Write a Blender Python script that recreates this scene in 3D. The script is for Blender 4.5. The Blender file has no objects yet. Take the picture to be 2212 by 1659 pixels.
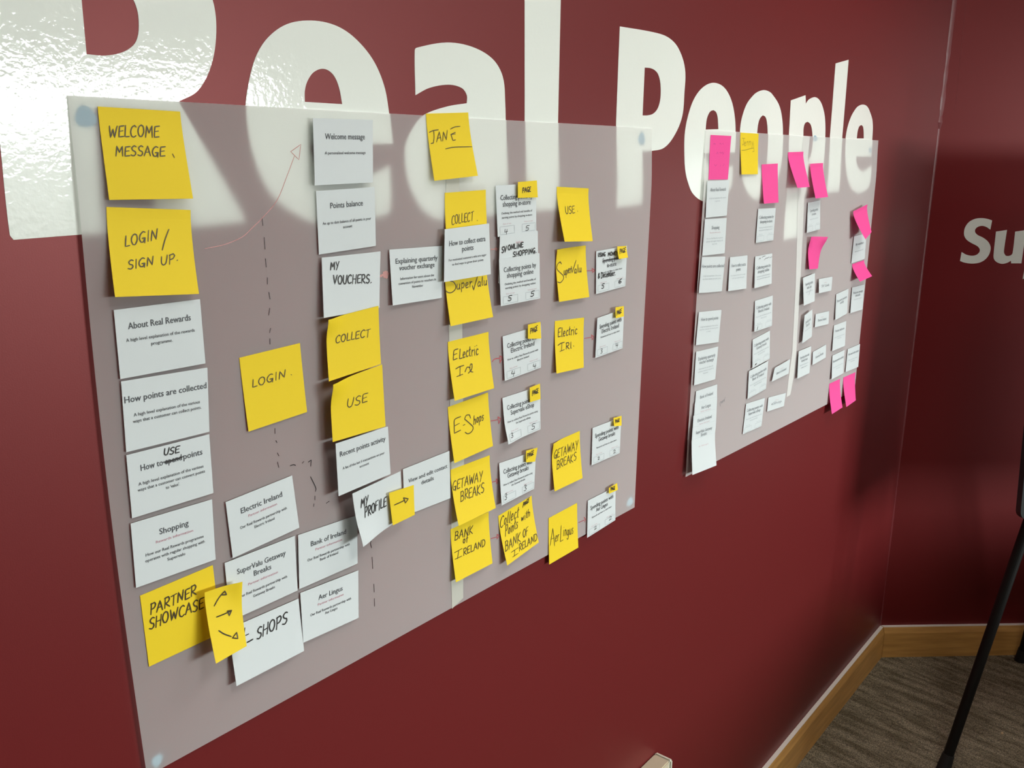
import bpy, bmesh, math, random
from mathutils import Vector, Matrix
from mathutils.geometry import tessellate_polygon
random.seed(7)
C = bpy.context.scene
COL = C.collection
# ------------------------------------------------------------------ camera
CAM = Vector((0.0, -0.76, 1.632))
F = 1957.57                       # focal length in pixels of the 2212 x 1659 frame
MR = ((0.62672873, -0.18237508, 0.75759516),
      (-0.77918248, -0.15822522, 0.60649768),
      (0.0092606, -0.97041440, -0.24126776))
cd = bpy.data.cameras.new('camera')
cam = bpy.data.objects.new('camera', cd)
COL.objects.link(cam)
cd.sensor_fit = 'HORIZONTAL'
cd.sensor_width = 36.0
cd.lens = F / 2212 * 36.0
cd.clip_start = 0.02
m = Matrix([[MR[i][0], -MR[i][1], -MR[i][2], 0] for i in range(3)] + [[0, 0, 0, 1]])
m.translation = CAM
cam.matrix_world = m
C.camera = cam
# ------------------------------------------------------------------ daylight outside the windows
w = bpy.data.worlds.new('overcast_day')
C.world = w
w.use_nodes = True
nt = w.node_tree
nt.nodes.clear()
wo = nt.nodes.new('ShaderNodeOutputWorld')
bg = nt.nodes.new('ShaderNodeBackground')
tc = nt.nodes.new('ShaderNodeTexCoord')
sx = nt.nodes.new('ShaderNodeSeparateXYZ')
rp = nt.nodes.new('ShaderNodeValToRGB')
nt.links.new(tc.outputs['Generated'], sx.inputs[0])
nt.links.new(sx.outputs['Z'], rp.inputs[0])
rp.color_ramp.elements[0].position = 0.0
rp.color_ramp.elements[0].color = (0.07, 0.075, 0.07, 1)
rp.color_ramp.elements[1].position = 0.022
rp.color_ramp.elements[1].color = (0.94, 1.0, 0.985, 1)
e_ = rp.color_ramp.elements.new(0.17)
e_.color = (0.94, 1.0, 0.985, 1)
e_ = rp.color_ramp.elements.new(0.30)
e_.color = (0.20, 0.215, 0.215, 1)
nt.links.new(rp.outputs[0], bg.inputs['Color'])
bg.inputs['Strength'].default_value = 58.0
nt.links.new(bg.outputs[0], wo.inputs[0])
# the two window openings the daylight comes through (in the wall across the room)
WIN_Y = -7.0
WINS = [(2.3, 3.95), (4.05, 5.78)]
WIN_Z = (0.95, 2.36)
for i, (a, b) in enumerate(WINS):
    L = bpy.data.lights.new('window_portal', 'AREA')
    L.shape = 'RECTANGLE'
    L.size = b - a
    L.size_y = WIN_Z[1] - WIN_Z[0]
    L.cycles.is_portal = True
    o = bpy.data.objects.new('window_portal', L)
    COL.objects.link(o)
    o.location = ((a + b) / 2, WIN_Y - 0.02, sum(WIN_Z) / 2)
    o.rotation_euler = (math.radians(90), 0, 0)
C.view_settings.view_transform = 'Standard'
C.view_settings.look = 'None'
C.view_settings.gamma = 1
C.view_settings.exposure = -0.40
C.view_settings.use_curve_mapping = False
C.cycles.use_denoising = True
C.cycles.max_bounces = 10
C.cycles.diffuse_bounces = 6
C.cycles.transmission_bounces = 8

# ------------------------------------------------------------------ measuring helpers
def ray(px, py):
    c = ((px - 1106) / F, (py - 829.5) / F, 1.0)
    return Vector(tuple(MR[i][0] * c[0] + MR[i][1] * c[1] + MR[i][2] * c[2] for i in range(3)))
def on_wall(px, py, depth=0.0):           # point 'depth' metres in front of the left wall (plane Y = 0)
    d = ray(px, py)
    return CAM + d * ((-depth - CAM.y) / d.y)
def on_height(px, py, z):
    d = ray(px, py)
    return CAM + d * ((z - CAM.z) / d.z)
def on_plane(px, py, p0, n):
    d = ray(px, py)
    return CAM + d * ((p0 - CAM).dot(n) / d.dot(n))
def crop(ox, oy, s):
    return lambda x, y: (ox + x / s, oy + y / s)

# ------------------------------------------------------------------ materials
def mat(name, col, rough=0.5, spec=0.5):
    m = bpy.data.materials.new(name)
    m.use_nodes = True
    b = m.node_tree.nodes['Principled BSDF']
    b.inputs['Base Color'].default_value = (*col, 1)
    b.inputs['Roughness'].default_value = rough
    b.inputs['Specular IOR Level'].default_value = spec
    return m
def N(m, t, **kw):
    n = m.node_tree.nodes.new(t)
    for k, v in kw.items():
        if k in n.inputs: n.inputs[k].default_value = v
        else: setattr(n, k, v)
    return n
def lk(m, a, b): m.node_tree.links.new(a, b)
def bsdf(m): return m.node_tree.nodes['Principled BSDF']
def bump(m, src, strength, dist):
    b = N(m, 'ShaderNodeBump')
    b.inputs['Strength'].default_value = strength
    b.inputs['Distance'].default_value = dist
    lk(m, src, b.inputs['Height'])
    lk(m, b.outputs[0], bsdf(m).inputs['Normal'])
def objcoord(m, scale=(1, 1, 1), rot=(0, 0, 0)):
    t = N(m, 'ShaderNodeTexCoord')
    mp = N(m, 'ShaderNodeMapping')
    mp.inputs['Scale'].default_value = scale
    mp.inputs['Rotation'].default_value = rot
    lk(m, t.outputs['Object'], mp.inputs[0])
    return mp.outputs[0]

def burgundy(name):
    m = mat(name, (0.118, 0.0054, 0.0068), 0.43, 0.5)
    bsdf(m).inputs['IOR'].default_value = 1.75
    bsdf(m).inputs['Specular Tint'].default_value = (1.0, 0.42, 0.41, 1)
    n = N(m, 'ShaderNodeTexNoise', Scale=900.0)
    lk(m, objcoord(m), n.inputs['Vector'])
    bump(m, n.outputs[0], 0.05, 0.001)
    return m
M_WALL = burgundy('burgundy_vinyl')
M_LET = mat('white_gloss_vinyl', (0.87, 0.93, 0.87), 0.07, 0.5)
n1 = N(M_LET, 'ShaderNodeTexNoise', Scale=170.0, Detail=2.0)
lk(M_LET, objcoord(M_LET), n1.inputs['Vector'])
bump(M_LET, n1.outputs[0], 0.16, 0.0012)
M_WHITE = mat('white_paint', (0.80, 0.80, 0.78), 0.6)
M_SIDE = mat('warm_grey_paint', (0.34, 0.31, 0.29), 0.6)
M_FRAME = mat('white_window_frame', (0.75, 0.75, 0.75), 0.4)

def sheet_mat(name, col, trans, rough=0.6, spec=0.25):
    m = mat(name, col, rough, spec)
    t = N(m, 'ShaderNodeBsdfTranslucent')
    t.inputs['Color'].default_value = (*col, 1)
    mx = N(m, 'ShaderNodeMixShader')
    mx.inputs[0].default_value = trans
    out = m.node_tree.nodes['Material Output']
    lk(m, bsdf(m).outputs[0], mx.inputs[1])
    lk(m, t.outputs[0], mx.inputs[2])
    lk(m, mx.outputs[0], out.inputs[0])
    return m
M_FILM = sheet_mat('frosted_drafting_film', (0.96, 0.96, 0.95), 0.78, 0.5, 0.3)
fw = N(M_FILM, 'ShaderNodeLayerWeight', Blend=0.35)
fr_ = N(M_FILM, 'ShaderNodeMapRange')
fr_.inputs['To Min'].default_value = 0.80
fr_.inputs['To Max'].default_value = 0.35
lk(M_FILM, fw.outputs['Facing'], fr_.inputs['Value'])
lk(M_FILM, fr_.outputs[0], [n for n in M_FILM.node_tree.nodes if n.bl_idname == 'ShaderNodeMixShader'][0].inputs[0])
M_TAPE = sheet_mat('masking_tape', (0.70, 0.71, 0.63), 0.25)
M_TAPE2 = sheet_mat('pale_tape', (0.86, 0.87, 0.84), 0.2)
M_YEL = sheet_mat('yellow_note_paper', (0.94, 0.705, 0.024), 0.10)
M_PINK = sheet_mat('pink_note_paper', (1.0, 0.10, 0.39), 0.15)
M_CARD = sheet_mat('white_card_paper', (0.74, 0.80, 0.81), 0.10)
M_INK = mat('black_marker_ink', (0.012, 0.010, 0.010), 0.5)
M_INKY = mat('brown_black_marker_ink', (0.05, 0.032, 0.006), 0.5)
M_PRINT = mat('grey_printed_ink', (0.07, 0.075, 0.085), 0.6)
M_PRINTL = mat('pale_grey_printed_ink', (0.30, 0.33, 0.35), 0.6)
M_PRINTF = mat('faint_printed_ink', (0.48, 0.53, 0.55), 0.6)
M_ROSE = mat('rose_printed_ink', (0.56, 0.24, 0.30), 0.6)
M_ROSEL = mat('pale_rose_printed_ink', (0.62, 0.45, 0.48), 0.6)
M_RED = mat('red_marker_ink', (0.45, 0.10, 0.11), 0.5)
M_REDL = mat('faded_red_marker_ink', (0.55, 0.27, 0.25), 0.5)
M_PINKINK = mat('faint_ink_on_pink', (0.70, 0.05, 0.27), 0.6)
M_PUTTY = mat('blue_putty', (0.27, 0.47, 0.58), 0.6)
M_BLACK = mat('black_powder_coat', (0.006, 0.0055, 0.005), 0.5, 0.2)
M_RUBBER = mat('black_rubber', (0.008, 0.008, 0.008), 0.7)
M_GREY = mat('dark_grey_plastic', (0.02, 0.024, 0.026), 0.4)
M_BOARD = mat('white_board_panel', (0.75, 0.77, 0.78), 0.3)
M_CREAM = mat('cream_plastic', (0.62, 0.55, 0.40), 0.4)
M_CREAML = mat('pale_cream_plastic', (0.72, 0.74, 0.62), 0.4)
M_LIT_EDGE = mat('baked_lit_edge', (0.93, 0.88, 0.80), 0.4)  # oak top edge made pale in the colour, standing for light from above
M_OAK = mat('oak_baseboard', (0.33, 0.18, 0.07), 0.4)
cr = N(M_OAK, 'ShaderNodeValToRGB')
cr.color_ramp.elements[0].position = 0.3
cr.color_ramp.elements[0].color = (0.46, 0.235, 0.062, 1)
cr.color_ramp.elements[1].position = 0.7
cr.color_ramp.elements[1].color = (0.66, 0.36, 0.105, 1)
n1 = N(M_OAK, 'ShaderNodeTexNoise', Scale=6.0, Detail=5.0)
lk(M_OAK, objcoord(M_OAK, (1.2, 1.2, 12)), n1.inputs['Vector'])
lk(M_OAK, n1.outputs[0], cr.inputs[0])
lk(M_OAK, cr.outputs[0], bsdf(M_OAK).inputs['Base Color'])
M_CARPET = mat('brown_loop_carpet', (0.06, 0.05, 0.035), 0.95, 0.1)
def carpet():
    m = M_CARPET
    v = objcoord(m, (1, 1, 1), (0, 0, math.radians(97)))
    mp = N(m, 'ShaderNodeMapping')
    mp.inputs['Scale'].default_value = (4.5, 24.0, 1)
    lk(m, v, mp.inputs[0])
    a = N(m, 'ShaderNodeTexNoise', Scale=1.6, Detail=3.0, Roughness=0.6)
    lk(m, mp.outputs[0], a.inputs['Vector'])
    b = N(m, 'ShaderNodeTexVoronoi', Scale=330.0)
    lk(m, v, b.inputs['Vector'])
    c = N(m, 'ShaderNodeTexNoise', Scale=420.0, Detail=1.0)
    lk(m, v, c.inputs['Vector'])
    r1 = N(m, 'ShaderNodeValToRGB')
    r1.color_ramp.elements[0].position = 0.38
    r1.color_ramp.elements[0].color = (0.135, 0.116, 0.077, 1)
    r1.color_ramp.elements[1].position = 0.62
    r1.color_ramp.elements[1].color = (0.28, 0.25, 0.185, 1)
    lk(m, a.outputs[0], r1.inputs[0])
    r2 = N(m, 'ShaderNodeValToRGB')
    r2.color_ramp.elements[0].position = 0.35
    r2.color_ramp.elements[0].color = (0.45, 0.45, 0.45, 1)
    r2.color_ramp.elements[1].position = 0.7
    r2.color_ramp.elements[1].color = (1.7, 1.65, 1.55, 1)
    lk(m, c.outputs[0], r2.inputs[0])
    mx = N(m, 'ShaderNodeMix', data_type='RGBA', blend_type='MULTIPLY')
    mx.inputs[0].default_value = 1.0
    lk(m, r1.outputs[0], mx.inputs[6])
    lk(m, r2.outputs[0], mx.inputs[7])
    lk(m, mx.outputs[2], bsdf(m).inputs['Base Color'])
    bump(m, b.outputs[0], 0.8, 0.003)
carpet()

# ------------------------------------------------------------------ object helpers
def link_mesh(name, verts, faces, mats, parent=None, fmat=None, smooth=False):
    me = bpy.data.meshes.new(name)
    me.from_pydata([tuple(v) for v in verts], [], faces)
    if not isinstance(mats, (list, tuple)): mats = [mats]
    for mm in mats: me.materials.append(mm)
    if fmat: me.polygons.foreach_set('material_index', fmat)
    if smooth: me.polygons.foreach_set('use_smooth', [True] * len(me.polygons))
    me.update()
    o = bpy.data.objects.new(name, me)
    COL.objects.link(o)
    if parent is not None: o.parent = parent
    return o
def tag(o, label, cat, group=None):
    o['label'] = label
    o['category'] = cat
    if group: o['group'] = group
    return o
def struct(o):
    o['kind'] = 'structure'
    return o
def empty(name, loc):
    o = bpy.data.objects.new(name, None)
    o.empty_display_size = 0.05
    o.location = loc
    COL.objects.link(o)
    return o
class Soup:
    def __init__(self): self.v = []; self.f = []; self.m = []
    def add(self, vs, fs, mi=0):
        b = len(self.v)
        self.v += [Vector(v) for v in vs]
        self.f += [tuple(i + b for i in f) for f in fs]
        self.m += [mi] * len(fs)
    def box(self, lo, hi, mi=0):
        x0, y0, z0 = lo; x1, y1, z1 = hi
        self.add([(x0, y0, z0), (x1, y0, z0), (x1, y1, z0), (x0, y1, z0), (x0, y0, z1), (x1, y0, z1), (x1, y1, z1), (x0, y1, z1)],
                 [(3, 2, 1, 0), (4, 5, 6, 7), (0, 1, 5, 4), (1, 2, 6, 5), (2, 3, 7, 6), (3, 0, 4, 7)], mi)
    def tube(self, a, b, r0, r1=None, n=16, mi=0):
        a = Vector(a); b = Vector(b)
        r1 = r0 if r1 is None else r1
        d = (b - a).normalized()
        s = d.orthogonal().normalized(); t = d.cross(s)
        ring = lambda c, r: [c + s * (r * math.cos(2 * math.pi * i / n)) + t * (r * math.sin(2 * math.pi * i / n)) for i in range(n)]
        self.add(ring(a, r0) + ring(b, r1), [(i, (i + 1) % n, n + (i + 1) % n, n + i) for i in range(n)] + [tuple(range(n - 1, -1, -1)), tuple(range(n, 2 * n))], mi)
    def obj(self, name, mats, parent=None, smooth=False):
        off = Vector((0, 0, 0))
        vs = self.v
        if parent is not None:
            q = parent; off = Vector((0, 0, 0))
            while q is not None:
                off = off + q.location; q = q.parent
        else:
            lo = [min(v[i] for v in vs) for i in range(3)]; hi = [max(v[i] for v in vs) for i in range(3)]
            off = Vector([(lo[i] + hi[i]) / 2 for i in range(3)])
        o = link_mesh(name, [v - off for v in vs], self.f, mats, parent, self.m, smooth)
        if parent is None: o.location = off
        return o

# ------------------------------------------------------------------ the room
Z1 = 2.75
CORNER = Vector((2.957, 0, 0))
ED = Vector((math.cos(math.radians(-48.5)), math.sin(math.radians(-48.5)), 0))   # direction of the angled wall
EN = Vector((ED.y, -ED.x, 0))                                                     # its normal, into the room
ELEN = 4.4
EEND = CORNER + ED * ELEN
XB = -2.6
T = 0.12
def quadwall(name, a, b, m, nrm, z0=0.0, z1=Z1):
    s = Soup()
    a = Vector(a); b = Vector(b); n = Vector(nrm) * T
    s.add([a, b, b - n, a - n] and [(a.x, a.y, z0), (b.x, b.y, z0), (b.x - n.x, b.y - n.y, z0), (a.x - n.x, a.y - n.y, z0),
           (a.x, a.y, z1), (b.x, b.y, z1), (b.x - n.x, b.y - n.y, z1), (a.x - n.x, a.y - n.y, z1)],
          [(0, 1, 5, 4), (1, 2, 6, 5), (2, 3, 7, 6), (3, 0, 4, 7), (4, 5, 6, 7), (3, 2, 1, 0)])
    return struct(s.obj(name, m))
wl = quadwall('wall_left', (XB, 0, 0), (CORNER.x, 0, 0), M_WALL, (0, -1, 0))
quadwall('wall_right', CORNER, EEND, M_WALL, EN)
quadwall('wall_back', (XB, WIN_Y, 0), (XB, 0, 0), M_SIDE, (1, 0, 0))
quadwall('wall_far', EEND, (EEND.x, WIN_Y, 0), M_SIDE, (-1, 0, 0))
s = Soup()
xs = [XB] + [x for ab in WINS for x in ab] + [EEND.x]
for i in range(0, len(xs), 2): s.box((xs[i], WIN_Y - T, 0), (xs[i + 1], WIN_Y, Z1))
for a, b in WINS:
    s.box((a, WIN_Y - T, 0), (b, WIN_Y, WIN_Z[0]))
    s.box((a, WIN_Y - T, WIN_Z[1]), (b, WIN_Y, Z1))
struct(s.obj('wall_front', M_SIDE))
for i, (a, b) in enumerate(WINS):
    s = Soup()
    y0, y1 = WIN_Y - 0.10, WIN_Y - 0.04
    for x in (a, (a + b) / 2 - 0.025, b - 0.05): s.box((x, y0, WIN_Z[0]), (x + 0.05, y1, WIN_Z[1]))
    for z in (WIN_Z[0], WIN_Z[1] - 0.05): s.box((a, y0, z), (b, y1, z + 0.05))
    s.box((a - 0.03, WIN_Y - 0.03, WIN_Z[0] - 0.03), (b + 0.03, WIN_Y + 0.12, WIN_Z[0]))
    struct(s.obj('window_%d' % (i + 1), M_FRAME))
poly = [(XB, 0), (CORNER.x, 0), (EEND.x, EEND.y), (EEND.x, WIN_Y), (XB, WIN_Y)]
def slab(name, z0, z1, m):
    s = Soup()
    n = len(poly)
    s.add([(x, y, z0) for x, y in poly] + [(x, y, z1) for x, y in poly],
          [tuple(range(n)), tuple(range(2 * n - 1, n - 1, -1))] + [(i, i + n, (i + 1) % n + n, (i + 1) % n) for i in range(n)])
    return struct(s.obj(name, m))
slab('floor', -0.06, 0.0, M_CARPET)
slab('ceiling', Z1, Z1 + 0.06, M_WHITE)
# baseboards: oak board with a chamfer, light on the top edge baked in as cream
PROF = [(0.0005, 0.0), (0.018, 0.0), (0.018, 0.089), (0.0115, 0.109), (0.0115, 0.111), (0.0005, 0.111)]
def baseboard(name, a, b, nrm, da, db):
    s = Soup()
    d = (b - a).normalized()
    n = len(PROF)
    A = [a + nrm * p + d * (p * da) + Vector((0, 0, z)) for p, z in PROF]
    B = [b + nrm * p + d * (p * db) + Vector((0, 0, z)) for p, z in PROF]
    for i in range(n):
        j = (i + 1) % n
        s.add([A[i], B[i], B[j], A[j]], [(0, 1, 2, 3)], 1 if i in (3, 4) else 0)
    s.add(A, [tuple(range(n))]); s.add(B, [tuple(range(n - 1, -1, -1))])
    return struct(s.obj(name, [M_OAK, M_LIT_EDGE]))
half = math.tan(math.radians(48.5 / 2))
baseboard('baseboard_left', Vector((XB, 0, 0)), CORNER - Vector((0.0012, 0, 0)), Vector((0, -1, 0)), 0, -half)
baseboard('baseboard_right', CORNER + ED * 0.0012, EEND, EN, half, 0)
# wrinkled edge of the wall covering where the two burgundy walls meet
s = Soup()
zs = [0.112 + i * (Z1 - 0.113) / 150 for i in range(151)]
rings = []
for i, z in enumerate(zs):
    if z > 1.96: r = 0.0058 + random.uniform(-0.0002, 0.0002)
    elif z > 1.74: r = 0.0040 + 0.0022 * abs(math.sin(z * 41)) + random.uniform(-0.001, 0.001)
    else: r = 0.0016 + 0.0014 * (z / 1.74) + random.uniform(-0.00025, 0.00025) + 0.0005 * math.sin(z * 17)
    c = CORNER
    pts = []
    for k in range(7):
        t = k / 6
        p0 = c + Vector((-1, 0, 0)) * (r * 3.2) + Vector((0, -0.0002, 0)); p1 = c + ED * (r * 1.3) + EN * 0.0002
        mid = c + (Vector((0, -1, 0)) + EN).normalized() * r * 1.5
        q = p0 * ((1 - t) ** 2) + mid * (2 * t * (1 - t)) + p1 * (t * t)
        pts.append((q.x, q.y, z))
    rings.append(pts)
for i in range(150):
    s.add(rings[i] + rings[i + 1], [(k, k + 1, 8 + k, 7 + k) for k in range(6)])
M_SEAM = mat('burgundy_vinyl_fold', (0.16, 0.02, 0.024), 0.34, 0.6)
struct(s.obj('trim_1', M_SEAM, smooth=True))
s = Soup()
p = on_plane(2087, 2, CORNER, EN); q = on_plane(2062, 250, CORNER, EN)
for k in range(10):
    a = p.lerp(q, k / 10); b = p.lerp(q, (k + 0.9) / 10)
    s.tube(a, b, 0.0003, 0.0002, 6)
struct(s.obj('trim_2', M_SEAM))

# ------------------------------------------------------------------ big letters
def smooth_loop(pts, ang=48, sub=6):
    n = len(pts)
    out = []
    def corner(i):
        a = Vector(pts[i]) - Vector(pts[i - 1]); b = Vector(pts[(i + 1) % n]) - Vector(pts[i])
        return a.length < 1e-9 or b.length < 1e-9 or a.angle(b) > math.radians(ang)
    cs = [corner(i) for i in range(n)]
    for i in range(n):
        p0, p1, p2, p3 = [Vector(pts[(i + k) % n]) for k in (-1, 0, 1, 2)]
        L = (p2 - p1).length
        t1 = (p2 - p1) if cs[i] else (p2 - p0).normalized() * L
        t2 = (p2 - p1) if cs[(i + 1) % n] else (p3 - p1).normalized() * L
        for k in range(sub):
            t = k / sub
            out.append(p1 * (2 * t ** 3 - 3 * t ** 2 + 1) + t1 * (t ** 3 - 2 * t ** 2 + t) + p2 * (-2 * t ** 3 + 3 * t ** 2) + t2 * (t ** 3 - t ** 2))
    return out
def flat_letter(loops, to3, nrm, thick):
    s = Soup()
    P = [[to3(*p) for p in smooth_loop(l)] for l in loops]
    flat = [p for l in P for p in l]
    e1 = Vector((0, 0, 1)).cross(nrm).normalized()
    tri = tessellate_polygon([[Vector((p.dot(e1), p.z, 0)) for p in l] for l in P])
    front = [p + nrm * thick for p in flat]
    s.add(front, [tuple(t) for t in tri])
    b = 0
    for l in P:
        n = len(l)
        s.add([front[b + i] for i in range(n)] + [flat[b + i] for i in range(n)], [(i, (i + 1) % n, n + (i + 1) % n, n + i) for i in range(n)])
        b += n
    return s
def fix(o):
    bm = bmesh.new(); bm.from_mesh(o.data)
    bmesh.ops.remove_doubles(bm, verts=bm.verts, dist=1e-6)
    bmesh.ops.recalc_face_normals(bm, faces=bm.faces)
    bm.to_mesh(o.data); bm.free()
    return o
LET = [
 ('R', 'huge white capital R at the far left, top cut off by the frame', [
  [(20.6, 506), (29, 518), (222, 503), (213, 437), (206, 300), (203, 232), (219, 241), (326, 437), (354, 489), (362, 493), (526, 478), (523.7, 473), (384.5, 220), (427, 196), (455.7, 142), (466.8, 69.6), (459, 0), (430, -52), (380, -80), (300, -94), (150, -100), (-43, -100), (0, 311.7)],
  [(176, 0), (186.7, 117), (228, 120), (269, 110.8), (294, 88.6), (299, 41), (288, 0), (262, -30), (222, -42), (172.5, -40)]]),
 ('e', 'large white letter e between the capital R and the letter a', [
  [(846, 311), (840, 243.7), (829, 183.5), (803.8, 126.6), (762.7, 79), (721.5, 53.8), (671, 44.3), (620, 52), (579, 80.7), (552, 123.4), (534.8, 190), (530, 240), (538, 316), (557, 380), (585.4, 427), (626.6, 459), (674, 481), (725, 489), (770, 484), (810, 468.7), (831.7, 459.6), (838, 447), (837, 356.6), (806, 373), (760, 385), (715, 380), (685, 360), (668, 330), (662, 311)],
  [(658, 220), (658, 197), (663, 177), (675, 158), (692, 149), (708, 151.5), (722, 165), (732, 189), (739, 225)]]),
 ('a', 'large white letter a behind the yellow note with an underlined name', [
  [(895.6, 109), (900, 103), (965, 91.8), (1019, 101), (1063, 126.6), (1085.4, 164.6), (1091, 221.5), (1092, 300), (1091, 462), (1020, 466), (1014, 445), (990, 462), (952, 474.7), (921, 465), (899, 443), (876.6, 395.6), (870, 342), (875, 305), (899, 262.7), (921, 245), (968, 229.4), (1008, 223), (1008, 205.7), (997, 190), (968, 183), (927, 190), (897, 205.7)],
  [(1007, 290), (968, 303), (950, 335), (956, 368), (978, 383), (1006, 368)]]),
 ('l', 'tall white letter l between the a and the capital P', [
  [(1133, -120), (1133, 120), (1133, 262.7), (1131, 456), (1201, 452.5), (1205, 267), (1211, 0), (1214, -112)]]),
 ('P', 'large white capital P near the middle of the wall', [
  [(1338.6, 57), (1411, 69.6), (1443, 80.7), (1465, 104), (1479.4, 148.7), (1478, 202.5), (1473, 253), (1455.7, 294), (1433.5, 319.6), (1406.6, 326), (1384.5, 327.5), (1381, 440), (1326, 447.8), (1330.7, 262.7)],
  [(1392.4, 146), (1405, 147.3), (1414.6, 152), (1421.5, 161), (1425.8, 177), (1427, 202.5), (1424.6, 222), (1419, 237), (1410, 246), (1399, 249.2), (1387.7, 249.4)]]),
 ('e', 'white letter e directly right of the capital P', [
  [(1585, 329.7), (1588.5, 291.7), (1587, 253), (1579, 215), (1563, 188), (1541, 178.8), (1519, 188), (1500, 212), (1487, 246.8), (1479.4, 284.8), (1478, 326), (1480, 367.6), (1485.4, 392.6), (1496, 417.6), (1516, 434), (1535, 436), (1556, 428), (1570, 412), (1576, 402), (1578.7, 356.8), (1560, 368), (1545, 372), (1530, 365), (1522, 346), (1521, 330.8)],
  [(1524, 280), (1526, 259.5), (1530, 247), (1535, 240), (1541, 238), (1546.5, 242), (1550, 254), (1551.6, 279)]]),
 ('o', 'white letter o behind the yellow note on the farther film sheet', [
  [(1598, 284.8), (1602, 256), (1613, 224.7), (1629, 204), (1639, 197.3), (1649.7, 194.6), (1659, 196.8), (1667, 202.5), (1683, 227.8), (1690, 262.7), (1690.5, 299), (1686.7, 340.5), (1680, 373), (1667, 408), (1652, 425), (1634, 430.6), (1621, 427), (1610, 416.5), (1602.6, 400), (1598, 378.5), (1596, 330)],
  [(1635.4, 286), (1637.5, 268), (1641.5, 255.5), (1647.5, 249), (1653, 252.5), (1656.5, 265), (1658, 290), (1655, 337), (1650, 360), (1642, 372), (1634, 358), (1633, 320)]]),
 ('p', 'white letter p with its stem running down behind the farther film sheet', [
  [(1708, 216.8), (1739.8, 205.7), (1740.5, 224), (1746, 216), (1753, 211.5), (1761, 210), (1769, 215), (1776, 228), (1781.6, 253), (1782.6, 290), (1778.7, 334), (1770, 380), (1757, 408), (1742, 419), (1724.3, 417), (1717.4, 512.5), (1688, 518), (1693, 443), (1703.9, 291)],
  [(1735, 294), (1735.8, 276), (1739, 266), (1744.6, 263), (1750, 267.5), (1753.5, 279), (1754.9, 303), (1749.4, 334), (1741.8, 349), (1732, 348), (1733, 320)]]),
 ('l', 'slim white letter l second from the end of the word', [
  [(1804.7, 137), (1833, 129), (1819, 297.5), (1808, 412.4), (1781, 416), (1792.8, 290.8)]]),
 ('e', 'smallest white letter e, last letter, nearest the dark corner', [
  [(1880, 338), (1883.8, 303.8), (1884.8, 262.7), (1878, 239), (1872.5, 229.5), (1865, 226), (1857, 227.5), (1849.5, 233.5), (1838, 253), (1828.5, 284.8), (1823.7, 332), (1824.3, 372), (1829.7, 397), (1838.4, 411.3), (1851.4, 416.7), (1866.6, 410), (1875.3, 397), (1879.6, 357), (1868.8, 365.7), (1859, 370), (1853.6, 366.8), (1848, 353.8), (1847, 338.6)],
  [(1850.6, 299), (1852.3, 284), (1856, 273), (1860.5, 270), (1864, 273.5), (1865.5, 285), (1865.7, 299)]]),
]
for ch, lab, loops in LET:
    sp = flat_letter(loops, lambda x, y: on_wall(x, y, 0.0), Vector((0, -1, 0)), 0.0003)
    tag(fix(sp.obj('wall_letter', M_LET)), lab, 'letter', 'big white letters on the burgundy wall')
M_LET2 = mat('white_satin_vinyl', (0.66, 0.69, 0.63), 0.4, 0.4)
sc = crop(2050, 450, 9.76)
S2 = [(908, 255), (870, 450), (790, 395), (700, 370), (610, 390), (555, 440), (550, 500), (600, 560), (720, 620), (820, 700), (870, 790), (875, 870), (840, 980), (760, 1080), (640, 1145), (480, 1165), (330, 1145), (230, 1110), (265, 920), (360, 975), (480, 1000), (580, 980), (640, 920), (645, 860), (600, 800), (480, 735), (380, 670), (325, 590), (315, 510), (340, 400), (420, 290), (540, 225), (680, 205), (800, 220)]
U2 = [(990, 490), (1222, 455), (1165, 830), (1160, 940), (1195, 1000), (1250, 1005), (1310, 985), (1340, 940), (1395, 490), (1625, 458), (1525, 1160), (1310, 1160), (1305, 1105), (1220, 1150), (1110, 1170), (1000, 1130), (945, 1060), (940, 960)]
P2o = [(1730, 485), (1945, 455), (1935, 520), (2020, 460), (2120, 455), (2210, 520), (2235, 660), (2215, 850), (2150, 1030), (2040, 1140), (1920, 1165), (1850, 1130), (1800, 1440), (1550, 1490)]
P2i = [(1905, 700), (1870, 960), (1920, 1000), (1980, 930), (2010, 760), (1990, 640), (1950, 630)]
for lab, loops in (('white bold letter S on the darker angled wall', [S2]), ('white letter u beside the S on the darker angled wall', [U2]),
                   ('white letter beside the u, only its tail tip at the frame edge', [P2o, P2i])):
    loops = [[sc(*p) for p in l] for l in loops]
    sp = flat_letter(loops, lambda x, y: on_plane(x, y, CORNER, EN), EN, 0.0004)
    tag(fix(sp.obj('wall_letter', M_LET2)), lab, 'letter', 'smaller white letters on the angled wall')

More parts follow.
